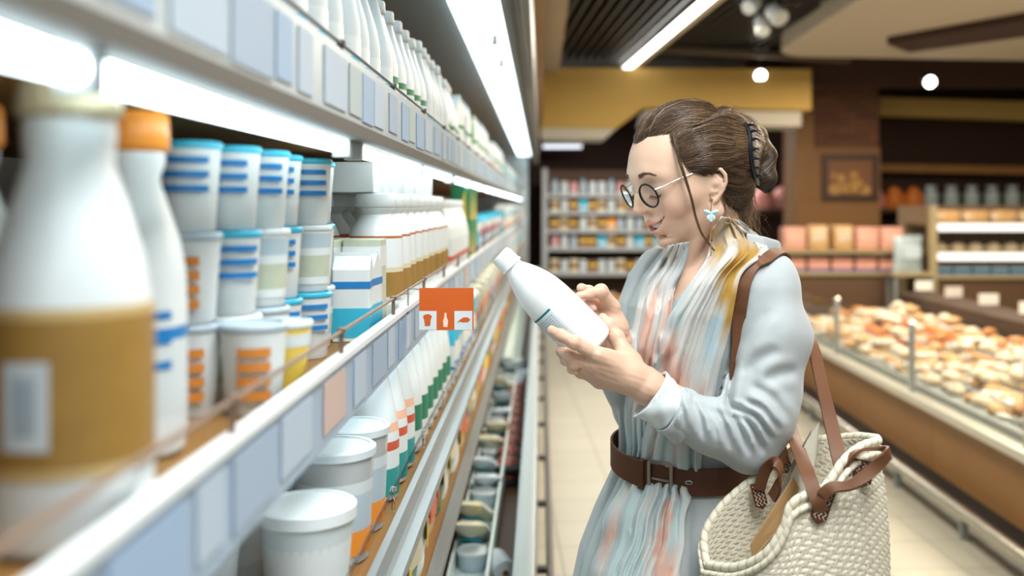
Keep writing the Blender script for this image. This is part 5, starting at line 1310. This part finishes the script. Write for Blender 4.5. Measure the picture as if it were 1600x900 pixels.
for k in range(16):
    for j in range(2): (redc if (k+j) % 3 else bluc).put(-.262, 3.56+k*.135, ZM+j*.1505*(1 if (k+j) % 3 == 0 or j == 0 else .8), R_(-.1, .1)) if j == 0 else redc.put(-.345, 3.58+k*.135, ZM, 0)
# --- lower shelf
ZL = 1.0555
bt1 = Row(lambda: (lambda t: (stripes_patch(t, .0475, .050, .8, .010, 2, P_GREEN, .02, -PI/2+.5), t)[1])(tub('cottage_cheese_tub', .070, .042, .050, P_WHITE, P_SOFT, [(1, 0), (3, 1), (1, 0)], [P_SOFT, P_WHITE], lid_h=.012)), 'low white tub with green print at the front of lower shelf', 'tub', 'low tubs on the lower shelf')
for k, (x, y) in enumerate([(-.262, .80), (-.262, .915), (-.37, .86)]): bt1.put(x, y, ZL, .3)
bt2 = Row(lambda: tub('sour_cream_tub', .112, .043, .052, P_WHITE, P_SOFT, [(1, 0), (4, 1), (1, 0), (1, 2)], [P_SOFT, P_WHITE, P_SAGE], lid_h=.016), 'round white tub with broad flat lid on lower shelf', 'tub', 'round lidded tubs on the lower shelf')
for k, (x, y) in enumerate([(-.262, 1.075), (-.372, 1.02), (-.375, 1.15)]): bt2.put(x, y, ZL, 0)
bt3 = Row(lambda: tub('clear_bucket', .142, .044, .050, P_SOFT, P_CLEAR, [(2, 1), (3, 0), (1, 2)], [P_GREYB, P_ORANGE, P_SOFT], lid_h=.012, z0=.08, z1=.72), 'tall clear bucket with blue grey label on lower shelf', 'tub', 'clear buckets on the lower shelf')
for k, (x, y) in enumerate([(-.262, 1.215), (-.262, 1.33), (-.372, 1.28), (-.372, 1.40)]): bt3.put(x, y, ZL, .2)
redt = Row(lambda: tub('red_tub', .055, .036, .042, P_RED, P_RED, lid_h=.008), 'small red lidded tub behind the white tubs of lower shelf', 'tub', 'small red tubs')
for k in range(3): redt.put(-.47, .9+k*.12, ZL)
cone_ = Row(lambda: bottle('teal_label_bottle', .262, .042, P_WHITE, P_WHITE, [(3, 1), (2, 0), (1, 2), (1, 0), (1, 3), (1, 0)], mats=[P_WHITE, P_TEAL, P_RED, P_PEACH], z0=.04, z1=.50, cap_r=.45, shoulder=.40), 'white conical bottle with teal and red label, lower shelf', 'bottle', 'teal labelled bottles on the lower shelf')
cone2 = Row(lambda: bottle('green_label_bottle', .262, .042, P_WHITE, P_WHITE, [(2, 0), (3, 1), (2, 0)], mats=[P_WHITE, pm('deep_green', (.02,.20,.12))], z0=.04, z1=.45, cap_r=.45, shoulder=.40), 'white conical bottle with dark green label, lower shelf front row', 'bottle', 'green labelled bottles on the lower shelf')
for k in range(3): cone_.put(-.258, 1.46+k*.090, ZL, R_(-.2, .2))
for k in range(7): cone2.put(-.258, 1.74+k*.092, ZL, R_(-.2, .2))
for k in range(9): cone_.put(-.352, 1.50+k*.095, ZL, R_(-.2, .2), where='second row, %s in line' % ordn(k+1))
cy2 = Row(lambda: carton('cyan_carton', .062, .062, .17, P_WHITE, [(.55, .85, P_CYAN), (.2, .25, P_BLUE)], True), 'white carton with bright blue top, lower shelf', 'carton', 'blue topped cartons on the lower shelf')
for k in range(10): cy2.put(-.250, 2.42+k*.085, ZL, R_(-.2, .2))
mx = [Row(lambda: carton('mixed_pack', .06, .07, .15, P_CREAM, [(.3, .6, P_ORANGE)]), 'cream and orange pack far along the lower shelf', 'pack', 'far packs on the lower shelf'), Row(lambda: carton('mixed_pack', .06, .07, .13, P_GREYB, [(.3, .5, P_BLUE)]), 'grey blue pack far along the lower shelf', 'pack', 'far blue packs on the lower shelf')]
for k in range(30): mx[k % 2].put(-.25, 3.32+k*.11*(1+k*.02), ZL, R_(-.2, .2))
far_ = [Row(lambda: carton('far_carton', .065, .07, .19, P_WHITE, [(.5, .8, P_CYAN), (.1, .2, P_GREEN)]), 'white carton with blue band deep in the case', 'carton', 'far blue banded cartons'), Row(lambda: carton('far_pack', .065, .07, .16, P_GREYB, [(.3, .6, P_WHITE)]), 'grey and white pack deep in the case', 'pack', 'far grey packs'),
 Row(lambda: carton('far_box', .065, .07, .17, P_WHITE, [(.3, .45, P_ORANGE)]), 'white box with orange band deep in the case', 'box', 'far orange banded boxes')]
for si, (sn, z, x) in enumerate((('top', ZT, -.262), ('middle', ZM, -.262), ('lower', ZL, -.25))):
    for k in range(28): far_[(k*5+si) % 3].put(x, 5.95+k*.2, z, R_(-.2, .2), where='%s shelf, %s from the camera' % (sn, ordn(k+1)))
# --- fourth shelf and trough: bags and trays
Z4 = .8605
bg1 = Row(lambda: pouch('cheese_bag', .105, .15, .045, pm('film_tan', (.55,.30,.10), .25), P_RED), 'tan film bag with red print on the narrow shelf', 'bag', 'tan cheese bags')
bg2 = Row(lambda: pouch('cheese_bag', .105, .14, .045, pm('film_white', (.80,.84,.84), .25), P_YEL), 'white film bag with yellow print on the narrow shelf', 'bag', 'white cheese bags')
bg3 = Row(lambda: pouch('cheese_bag', .10, .14, .045, pm('film_green', (.08,.22,.10), .3), P_CREAM), 'green film bag on the narrow shelf', 'bag', 'green bags on the narrow shelf')
for k in range(42):
    [bg2, bg1, bg1, bg3, bg2, bg3][(k*7) % 6].put(-.226+R_(-.004, .004), 1.0+k*.112, Z4+.001, PI/2+R_(-.2, .2), tilt=0)
ZR = .5665
tp1 = Row(lambda: pouch('cheese_pouch', .10, .19, .05, pm('film_yellow', (.80,.72,.35), .25, noise=(25, (.75,.80,.82), .5)), P_CYAN), 'yellow and blue printed pouch lying in the trough', 'pouch', 'printed pouches in the trough')
tp2 = Row(lambda: tub('butter_tub', .05, .036, .040, P_WHITE, P_GREYB, lid_h=.008), 'white lidded tub in the trough', 'tub', 'white tubs in the trough')
tp3 = Row(lambda: pouch('blue_pouch', .095, .18, .045, pm('film_pale', (.72,.82,.86), .2), P_TEAL), 'pale blue pouch leaning in the trough', 'pouch', 'pale pouches in the trough')
for k in range(26):
    y = 1.28+k*.17; r = [tp3, tp2, tp1, tp1, tp2, tp3][k % 6]
    if r is tp2: r.put(-.175, y, ZR+.0005)
    else: r.put(-.172, y, ZR+.022, PI/2+R_(-.3, .3), tilt=0).rotation_euler = (R_(1.0, 1.25), 0, R_(-.35, .35))
dk = Row(lambda: (lambda r: (MB().box(-.05, -.065, .0, .05, .065, .022, b=.006).build('tray', P_BLACK, r), MB().lathe([(.001, .018), (.035, .020), (.040, .026), (.030, .038), (.0008, .044)], 16, sx=1.0, sy=1.35).build('meat_slices', P_WINE, r), r)[2])(empty('meat_tray')), 'black tray of dark red meat on the well floor', 'tray', 'meat trays on the well floor')
kk = 0
for k in range(10):
    for j in range(2): dk.put(-.113+R_(-.008, .006), 3.30+k*.15, .5485+j*.046, R_(-.3, .3), where='%s layer, %s from the camera' % (lv_[j*2], ordn(k+1)))
lt = Row(lambda: pouch('pale_pack', .09, .13, .05, pm('film_grey', (.70,.76,.78), .2), P_PEACH), 'crumpled pale pack on the well floor behind the meat trays', 'pack', 'pale packs on the well floor')
for k in range(8): lt.put(-.115, 4.9+k*.11, .575, 0).rotation_euler = (1.3, 0, R_(-.4, .4))
rl = empty('paper_roll', (-.088, 2.47, .580)); tag(rl, 'white paper roll lying across the bottom of the dairy well', 'roll')
mb = MB(); mb.tube([(-.028, .02, 0), (.0, -.07, .0)], .031, 20); mb.build('paper', P_WHITE, rl); mb = MB(); mb.tube([(-.0285, .0215, 0), (.0005, -.0715, 0)], .008, 12); mb.build('core', P_BROWN, rl)
# ================================================================= far end of the aisle
fu = empty('gondola_shelf', (.95, 13.1, 0)); tag(fu, 'tall grey shelf unit of groceries at the far end of the aisle', 'shelf unit'); FO = -fu.location
M_GSH = mat('gondola_grey', (.40,.42,.42), .5)
def fpart(n, m, b): o = part(fu, n, m, b); o.location = FO; return o
fpart('upright', M_GSH, [(.02, 12.95, 0, .09, 13.6, 2.0)]); fpart('upright', M_GSH, [(1.92, 12.95, 0, 1.98, 13.6, 2.0)]); fpart('back_panel', mat('gondola_back', (.12,.07,.04), .7), [(.02, 13.58, 0, 1.98, 13.62, 2.0)])
fz = [1.66, 1.42, 1.175, .935, .60, .14]
for z in fz: fpart('shelf', M_GSH, [(.09, 12.95, z-.05, 1.92, 13.58, z)])
fpart('plinth', M_GSH, [(.02, 12.98, 0, 1.98, 13.6, .09)])
fr_ = {}
def fk(nm, mk, desc, cat): fr_[nm] = Row(mk, desc, cat, desc+'s')
fk('wj', lambda: tub('white_jar', .16, .05, .05, P_WHITE, P_SOFT, lid_h=.02), 'white jar', 'jar'); fk('bx', lambda: carton('food_box', .11, .08, .17, P_CREAM, [(.3, .7, P_BROWN)]), 'brown and cream box', 'box')
fk('cy', lambda: carton('cyan_box', .12, .08, .16, P_CYAN, [(.2, .4, P_WHITE)]), 'bright blue box', 'box'); fk('or', lambda: carton('orange_box', .12, .08, .14, P_ORANGE, [(.2, .5, P_CREAM)]), 'orange box', 'box')
fk('pk', lambda: tub('pink_jar', .15, .05, .05, P_PINK, P_WHITE, [(1, 0)], [P_PINK], lid_h=.02), 'white and pink jar', 'jar'); fk('br', lambda: carton('brown_box', .12, .08, .15, P_BROWN, [(.5, .7, P_YEL)]), 'dark brown box', 'box')
fk('bt', lambda: bottle('pale_bottle', .20, .045, P_CYAN, P_GREYB), 'pale blue bottle', 'bottle')
rown = ['top', 'second', 'third', 'fourth', 'fifth', 'lowest']
mixs = ['bt wj pk bt wj wj bt pk wj bt wj pk bt wj', 'bx wj br cy br bx wj bx br bx wj br bx br', 'br bx br wj bx br or bt wj bt br bx wj br', 'pk wj bt br br cy bx br wj cy br cy wj cy', 'bx wj bx wj br wj wj bx br wj wj bx wj br', 'br br bx or br br bx or bx br bx br br bx']
for i, z in enumerate(fz):
    for k, n in enumerate(mixs[i].split()):
        fr_[n].put(.19+k*.128, 13.05, z+.0005, R_(-.2, .2), where='%s shelf of the far unit, %s from left' % (rown[i], ordn(k+1)))
lm = empty('strip_light', (.35, 13.4, 2.32)); tag(lm, 'dim strip light in the dark recess above the far shelf unit', 'light'); part(lm, 'tube', lamp_mat('dim_tube', (.85,.9,1), 1.2), [(-.32, -.03, -.02, .22, .03, .02)]); part(lm, 'housing', M_GREY, [(-.34, -.04, .02, .24, .04, .06)])
# ---- ceiling lights
fl = empty('tube_light', (.95, 7.5, 2.9)); tag(fl, 'long bare fluorescent tube fixture under the dark slatted ceiling', 'light')
d_ = np.array([-.23, 2.96, 0]); d_ /= np.linalg.norm(d_); a_ = np.array([1.17, 5.1, 2.835])
for k in range(2):
    p0 = a_+d_*k*2.48; p1 = p0+d_*2.4; m = MB(); m.tube([p0, p1], .030, 10); o = m.build('tube', lamp_mat('neutral_tube', (1, .98, .92), 5.0), fl); o.location = -fl.location
m = MB(); m.tube([a_+[.085, 0, .03], a_+d_*4.9+[.085, 0, .03]], 1, flat=(.07, .05), up=(0, 0, 1)); o = m.build('housing', mat('housing_tan', (.42,.34,.22), .5), fl); o.location = -fl.location
def spot(loc, label, face=(0, -1, -.35), r=.055, grp=None, on=True, s=9.0):
    t = empty('spot_light', loc); tag(t, label, 'light', grp); f = np.array(face, float); f /= np.linalg.norm(f)
    m = MB(); m.tube([-f*.12, -f*.10, f*.0, f*.005], [r*.7, r*.95, r, r*.96], 18); m.build('lamp_head', M_WHITEM if not on else M_GREY, t)
    m = MB(); m.tube([f*.005, f*.012], [r*.93, r*.90], 18); m.build('lens', lamp_mat('spot_lens', (1, .97, .90), s) if on else mat('spot_glass', (.75,.78,.78), .2), t)
    m = MB(); m.tube([(0, 0, 0) if not on else (-f*.06), np.array([0, 0, max(.06, 3.03-loc[2])])-f*.06], .010, 8); m.build('stem', M_DARKC, t); return t
spot(W(1188, 118, 9.0), 'round lit spot lamp in front of the ochre fascia, left of the pillar'); spot(W(1453, 128, 9.0), 'round lit spot lamp right of the brick pillar')
spot(W(1170, 12, 6.2), 'unlit grey track spot, leftmost of the cluster', (-.5, -.6, -.6), .05, 'track spots', False); spot(W(1219, 28, 6.2), 'unlit grey track spot, rightmost of the cluster', (.3, -.7, -.6), .06, 'track spots', False)
spot(W(1192, 48, 6.4), 'unlit grey track spot, lowest of the cluster', (0, -.6, -.8), .05, 'track spots', False)
tk = MB(); tk.tube([W(1150, 2, 6.3), W(1250, 5, 6.3)], .015, 8); tag(tk.build('light_track', M_DARKC), 'black ceiling track that carries the grey spots', 'track')
# ---- framed picture on the pillar
fp = empty('framed_picture', (3.21, 9.97, 1.78)); tag(fp, 'dark framed still life picture in golden browns on the brick pillar', 'picture'); part(fp, 'frame', mat('frame_dark', (.035,.014,.008), .5), [(-.29, -.02, -.23, .29, .02, -.17), (-.29, -.02, .19, .29, .02, .25), (-.29, -.02, -.17, -.23, .02, .19), (.23, -.02, -.17, .29, .02, .19)])
part(fp, 'canvas', mat('canvas', (.16,.065,.025), .6), [(-.23, -.008, -.17, .23, .01, .19)])
m = MB()
for (x, z, r, sx) in ((-.15, -.11, .055, 1.3), (-.04, -.10, .05, 1), (.06, -.07, .075, 1), (.15, -.12, .05, 1.2), (-.09, .0, .05, .8), (.04, .03, .045, 1), (-.17, .03, .03, 1)):
    n = 18; m.add([(x+r*sx*math.cos(2*PI*k/n), -.0095, z+r*math.sin(2*PI*k/n)) for k in range(n)], [tuple(range(n))])
m.build('painted_fruit', mat('paint_gold', (.44,.27,.07), .6, noise=(14, (.26,.12,.03), .9)), fp)
# ================================================================= serve-over counter along the right
DX = 2.0; D0, D1 = 1.6, 8.4
dc = empty('display_counter', (2.6, 5, 0)); tag(dc, 'long serve over counter with wooden front and low glass on the right', 'counter'); DO = -dc.location
def dpart(n, m, b, bev=0, sm=False, lab=None): o = part(dc, n, m, b, bev, sm, lab); o.location = DO; return o
M_PANEL = mat('counter_wood', (.27,.125,.030), .45, noise=(2.5, (.22,.095,.022), .9)); y = D0
while y < D1-.1: dpart('front_panel', M_PANEL, [(DX+.03, y+.003, .13, DX+.06, min(D1, y+1.13)-.003, .435)]); y += 1.13
dpart('plinth', mat('plinth_dark', (.030,.012,.010), .5), [(DX+.06, D0, 0, 3.1, D1, .13), (DX+.045, D0, .13, DX+.05, D1, .44)])
dpart('ledge', mat('ledge_cream', (.58,.55,.46), .3, .2), [(DX-.015, D0, .435, DX+.075, D1, .480)], .008, True); dpart('inner_trim', M_GREY, [(DX+.075, D0, .44, DX+.10, D1, .515)])
gy = [1.65, 2.7, 4.0, 5.26, 6.6, 7.9]
for g in gy: o = dpart('glass_post', mat('post_grey', (.40,.43,.42), .3, .6), [(DX+.02, g-.02, .48, DX+.05, g+.02, .845)], .004, True); m = MB(); m.lathe([(.0, -.008), (.020, -.004), (.022, .006), (.012, .016), (.001, .018)], 14, c=(DX+.035, g, .853)); q = m.build('post_cap', mat('polished_steel', (.9,.88,.82), .12, 1), o)
for a, b in zip(gy[:-1], gy[1:]): dpart('glass_pane', mat('pane_glass', (.93,.97,.95), .03, trans=1, ior=1.15), [(DX+.031, a+.022, .482, DX+.037, b-.022, .825)])
dpart('bed', mat('bed_steel', (.40,.37,.32), .35, .5), [(DX+.10, D0, .44, 3.12, D1, .50)]); dpart('rear_ledge', mat('rear_dark', (.06,.035,.022), .5), [(3.12, D0, .0, 3.45, D1, .74)])
dpart('rear_shelf', mat('rear_cream', (.50,.46,.37), .5), [(3.30, D0, .86, 3.60, 6.3, .885)]); dpart('shelf_leg', M_GREY, [(3.42, yy, .74, 3.45, yy+.03, .86) for yy in (2.2, 3.9, 5.6)])
br = MB(); br.tube([(1.86, D0, .075), (1.86, D1, .075)], .030, 12)
br = MB(); br.tube([(1.90, D0, .115), (1.90, D1, .115)], .030, 12); bo = br.build('kick_rail', mat('rail_chrome', (.55,.52,.44), .25, .9), dc); bo.location = DO
for k in range(9): part(bo, 'rail_post', M_GREY, [(1.885, D0+.3+k*.8, 0, 1.915, D0+.33+k*.8, .10)])
# goods heaped in the counter
F_GOLD = mat('food_gold', (.40,.20,.07), .5, noise=(30, (.66,.46,.24), .8)); F_WHT = mat('food_white', (.66,.63,.56), .35, noise=(25, (.55,.38,.18), .5)); F_BRN = mat('food_brown', (.34,.13,.04), .4, noise=(30, (.55,.27,.09), .8)); F_ORG = mat('food_orange', (.78,.22,.04), .4, noise=(30, (.60,.14,.03), .7))
F_FILM2 = mat('film_pink', (.60,.38,.30), .3); F_FILM = mat('film_gloss', (.86,.84,.78), .15, coat=.5)
def blob(nm, sx, sy, sz, m, seed, cuts=0, m2=None):
    r = empty(nm); rg = np.random.default_rng(seed); bm = bmesh.new(); bmesh.ops.create_uvsphere(bm, u_segments=16, v_segments=10, radius=1)
    P = np.array([v.co[:] for v in bm.verts]); n = snoise(P, 2.2, seed)*.12; P = P*(1+n)[:, None]
    if cuts: P *= (1-.10*np.abs(np.sin(P[:, 0]*cuts))**6)[:, None]
    P = P*[sx, sy, sz]; P[:, 2] = np.maximum(P[:, 2], -sz*.6)+sz*.6
    bm.verts.index_update(); q = MB(); q.add(P, [[v.index for v in f.verts] for f in bm.faces]); bm.free(); q.build('food', m, r)
    if m2: MB().box(-sx*.4, -sy*.3, sz*1.50, sx*.35, sy*.3, sz*1.56+.004, b=.003).build('paper_label', m2, r)
    return r
def traypack(nm, m):
    r = empty(nm); MB().box(-.075, -.055, 0, .075, .055, .025, b=.008).build('tray', F_FILM, r); q = MB()
    for k in range(4): q.lathe([(.001, .02), (.020, .022), (.024, .030), (.014, .042), (.001, .046)], 12, c=(-.048+.032*k, .01*(-1)**k, 0))
    q.build('slices', m, r); return r
fd = [Row(lambda: blob('bread_roll', .060, .045, .032, F_GOLD, 1, 4), 'golden roll', 'food', 'golden rolls in the counter'), Row(lambda: blob('cheese_piece', .055, .050, .035, F_WHT, 2, 0, F_FILM), 'pale wrapped piece with label', 'food', 'pale wrapped pieces in the counter'),
 Row(lambda: blob('smoked_piece', .070, .035, .028, F_BRN, 3, 5), 'dark brown smoked piece', 'food', 'brown pieces in the counter'), Row(lambda: traypack('wrapped_tray', F_GOLD), 'white wrapped tray of golden slices', 'tray', 'wrapped trays of golden slices'),
 Row(lambda: traypack('wrapped_tray', F_BRN), 'white wrapped tray of brown slices', 'tray', 'wrapped trays of brown slices'), Row(lambda: blob('orange_piece', .055, .045, .032, F_ORG, 5), 'orange red piece', 'food', 'orange pieces in the counter')]
random.seed(5); col = 0; y = 2.15
rws = 0
while y < 8.1:
    n = 6; 
    for k in range(n):
        x = DX+.20+k*.155+R_(-.02, .02); t = random.random()
        j = 5 if (y > 6.3 and k in (2, 3, 4) and y < 7.4) else random.choices([0, 1, 2, 3, 4], [3, 4, 2, 3, 2])[0]
        fd[j].put(x, y+R_(-.02, .02), .502+.020*k, R_(0, 6.28), where='row %d from the near end, %s from the glass' % (rws+1, ordn(k+1)))
        if random.random() < .38:
            j2 = random.choices([0, 1, 2, 3], [2, 3, 2, 2])[0]; fd[j2].put(x+R_(-.02, .02), y+R_(-.03, .03), .548+.020*k, R_(0, 6.28), where='upper layer of row %d, %s from the glass' % (rws+1, ordn(k+1)))
    y += .145; rws += 1
for k in range(6): dpart('bed_step', M_GREY, [(DX+.125+k*.155, D0, .50, DX+.275+k*.155, D1, .501+.020*k+.0004)])
pc = Row(lambda: (lambda r: (part(r, 'card', F_FILM, [(-.07, -.002, .05, .07, .002, .13)]), part(r, 'stake', M_GREY, [(-.003, -.002, 0, .003, .002, .05)]), r)[2])(empty('price_card')), 'cream price card standing at the back of the counter', 'price card', 'price cards on the rear ledge')
for k in range(10): pc.put(3.2, 2.8+k*.58, .7405, R_(-.25, .1))
# ---- islands behind the counter
def unit(name, label, x0, x1, y0, y1, zs, ztop, lights, mcol, zb=0):
    u = empty(name, ((x0+x1)/2, (y0+y1)/2, 0)); tag(u, label, 'shelf unit'); 
    def up(n, m, b): o = part(u, n, m, b); o.location = -u.location; return o
    for x in (x0, x1-.07): up('upright', mcol, [(x, y0-.02, 0, x+.07, y0+.05, ztop)])
    up('back_panel', mat('unit_back', (.20,.14,.09), .6), [(x0, y1-.02, 0, x1, y1, ztop)])
    for z in zs: up('shelf', mcol, [(x0+.07, y0, z-.03, x1-.07, y1-.02, z)])
    up('base', mat('unit_base', (.10,.055,.03), .5), [(x0+.07, y0+.03, 0, x1-.07, y1-.02, zs[-1]-.03)])
    for z in lights: o = up('light_strip', lamp_mat('warm_strip', (1, .97, .86), 1.15), [(x0+.08, y0-.045, z-.075, x1-.08, y0-.005, z-.005)])
    return u
M_GOLDM = mat('brass_upright', (.48,.40,.24), .4, .5)
unit('lit_display', 'glass fronted display with two bright light strips behind the counter', 3.64, 5.75, 9.0, 9.8, [1.335, 1.06, .84], 1.50, [1.335, 1.06], M_GOLDM)
unit('pack_display', 'open display of pink and yellow packs behind the counter, left of lit one', 2.25, 3.50, 9.2, 9.9, [1.07, .86], 1.10, [], M_GOLDM)
loaf = Row(lambda: (lambda r: (MB().box(-.12, -.07, 0, .12, .07, .12, b=.03).build('bread', F_GOLD, r), MB().box(-.125, -.072, .03, -.02, .072, .09, b=.02).build('wrapper', F_WHT, r), r)[2])(empty('bread_pack')), 'wrapped loaf on top of the lit display', 'bread', 'loaves on the lit display')
for k in range(7): loaf.put(3.86+k*.27, 9.15, 1.3355, R_(-.1, .1), where=ordn(k+1)+' from left')
sm = Row(lambda: blob('round_cheese', .08, .07, .05, F_WHT, 9), 'pale rounded cheese on the middle shelf of the lit display', 'cheese', 'cheeses in the lit display'); bl = Row(lambda: carton('blue_pack', .16, .1, .08, P_GREYB, [(.2, .6, P_BLUE)]), 'grey blue pack on the lowest shelf of the lit display', 'pack', 'blue packs in the lit display')
for k in range(11): sm.put(3.82+k*.17, 9.2, 1.061, where=ordn(k+1)+' from left')
for k in range(10): bl.put(3.84+k*.18, 9.2, .8405, where=ordn(k+1)+' from left')
pp_ = [Row(lambda: (lambda r: (MB().box(-.11, -.09, 0, .11, .09, .22, b=.025).build('pack_body', P_MEAT, r), MB().box(-.08, -.094, .05, .08, -.088, .15, b=.002).build('label', F_FILM2, r), r)[2])(empty('meat_pack')), 'pink meat pack on the open display', 'pack', 'pink meat packs on the open display'),
 Row(lambda: (lambda r: (MB().box(-.10, -.09, 0, .10, .09, .24, b=.03).build('pack_body', F_GOLD, r), MB().box(-.07, -.094, .08, .07, -.088, .20, b=.002).build('label', F_WHT, r), r)[2])(empty('yellow_pack')), 'yellow pack on the open display', 'pack', 'yellow packs on the open display')]
for k in range(5): pp_[[0, 1, 1, 0, 0][k]].put(2.46+k*.235, 9.38, 1.0705, R_(-.1, .1), where=ordn(k+1)+' from left')
pv = Row(lambda: carton('purple_box', .2, .12, .14, P_MEAT, [(.0, .25, pm('violet', (.16,.12,.26)))]), 'brown and violet box below the pink packs', 'box', 'brown and violet boxes')
for k in range(5): pv.put(2.46+k*.23, 9.35, .8605, where=ordn(k+1)+' from left')
# clear bag of blue wrapped sweets beside the lit display
cb = Row(lambda: pouch('film_bag', .30, .34, .14, pm('film_bluegrey', (.20,.25,.29), .2, noise=(14, (.40,.50,.54), .6)), P_GREYB), 'crinkled blue grey film bag between the two displays', 'bag', None)
o = cb.put(3.42, 8.95, .88, .2); o['label'] = 'crinkled blue grey film bag standing between the two displays'; 
stt = empty('side_table', (3.42, 8.9, 0)); tag(stt, 'narrow brown stand under the blue grey film bag', 'stand'); part(stt, 'stand_top', M_GOLDM, [(-.2, -.12, .85, .2, .12, .879)]); part(stt, 'leg', M_GREY, [(-.18, -.1, 0, -.15, -.07, .85)]); part(stt, 'leg', M_GREY, [(.15, -.1, 0, .18, -.07, .85)]); part(stt, 'leg', M_GREY, [(-.18, .07, 0, -.15, .1, .85)]); part(stt, 'leg', M_GREY, [(.15, .07, 0, .18, .1, .85)])
# ---- wall shelf with hams and pale bottles under the dark wall
ws = empty('wall_shelf', (4.2, 11.2, 0)); tag(ws, 'long dark wall shelf of hams and pale bottles on the back wall', 'shelf')
for (x0, x1) in ((2.42, 6.4),): o = part(ws, 'shelf', mat('wall_shelf_wood', (.07,.035,.02), .5), [(x0, 10.95, 1.42, x1, 11.44, 1.46)]); o.location = -ws.location
hm = Row(lambda: blob('ham', .125, .11, .165, pm('ham_pink', (.66,.24,.22), .4, noise=(9, (.78,.42,.40), .7)), 21), 'pink ham on the wall shelf', 'ham', 'pink hams on the wall shelf'); ho = Row(lambda: blob('orange_ham', .12, .10, .155, pm('ham_orange', (.74,.22,.04), .4), 22), 'orange ham on the wall shelf right of the pillar', 'ham', 'orange hams right of the pillar')
for k in range(4): hm.put(2.56+k*.23, 11.12, 1.4605, where='%s from left, left of the pillar' % ordn(k+1))
hm.put(3.86, 11.12, 1.4605, where='just right of the pillar')
for k in range(2): ho.put(4.10+k*.22, 11.12, 1.4605)
pb_ = Row(lambda: bottle('pale_jar', .27, .085, P_GREYB, pm('pale_glass', (.50,.60,.62), .15), cap_r=.7, cap_h=.14, shoulder=.7), 'pale glassy jar on the wall shelf', 'jar', 'pale jars on the wall shelf')
for k in range(7): pb_.put(4.52+k*.235, 11.12, 1.4605, where=ordn(k+1)+' from left')
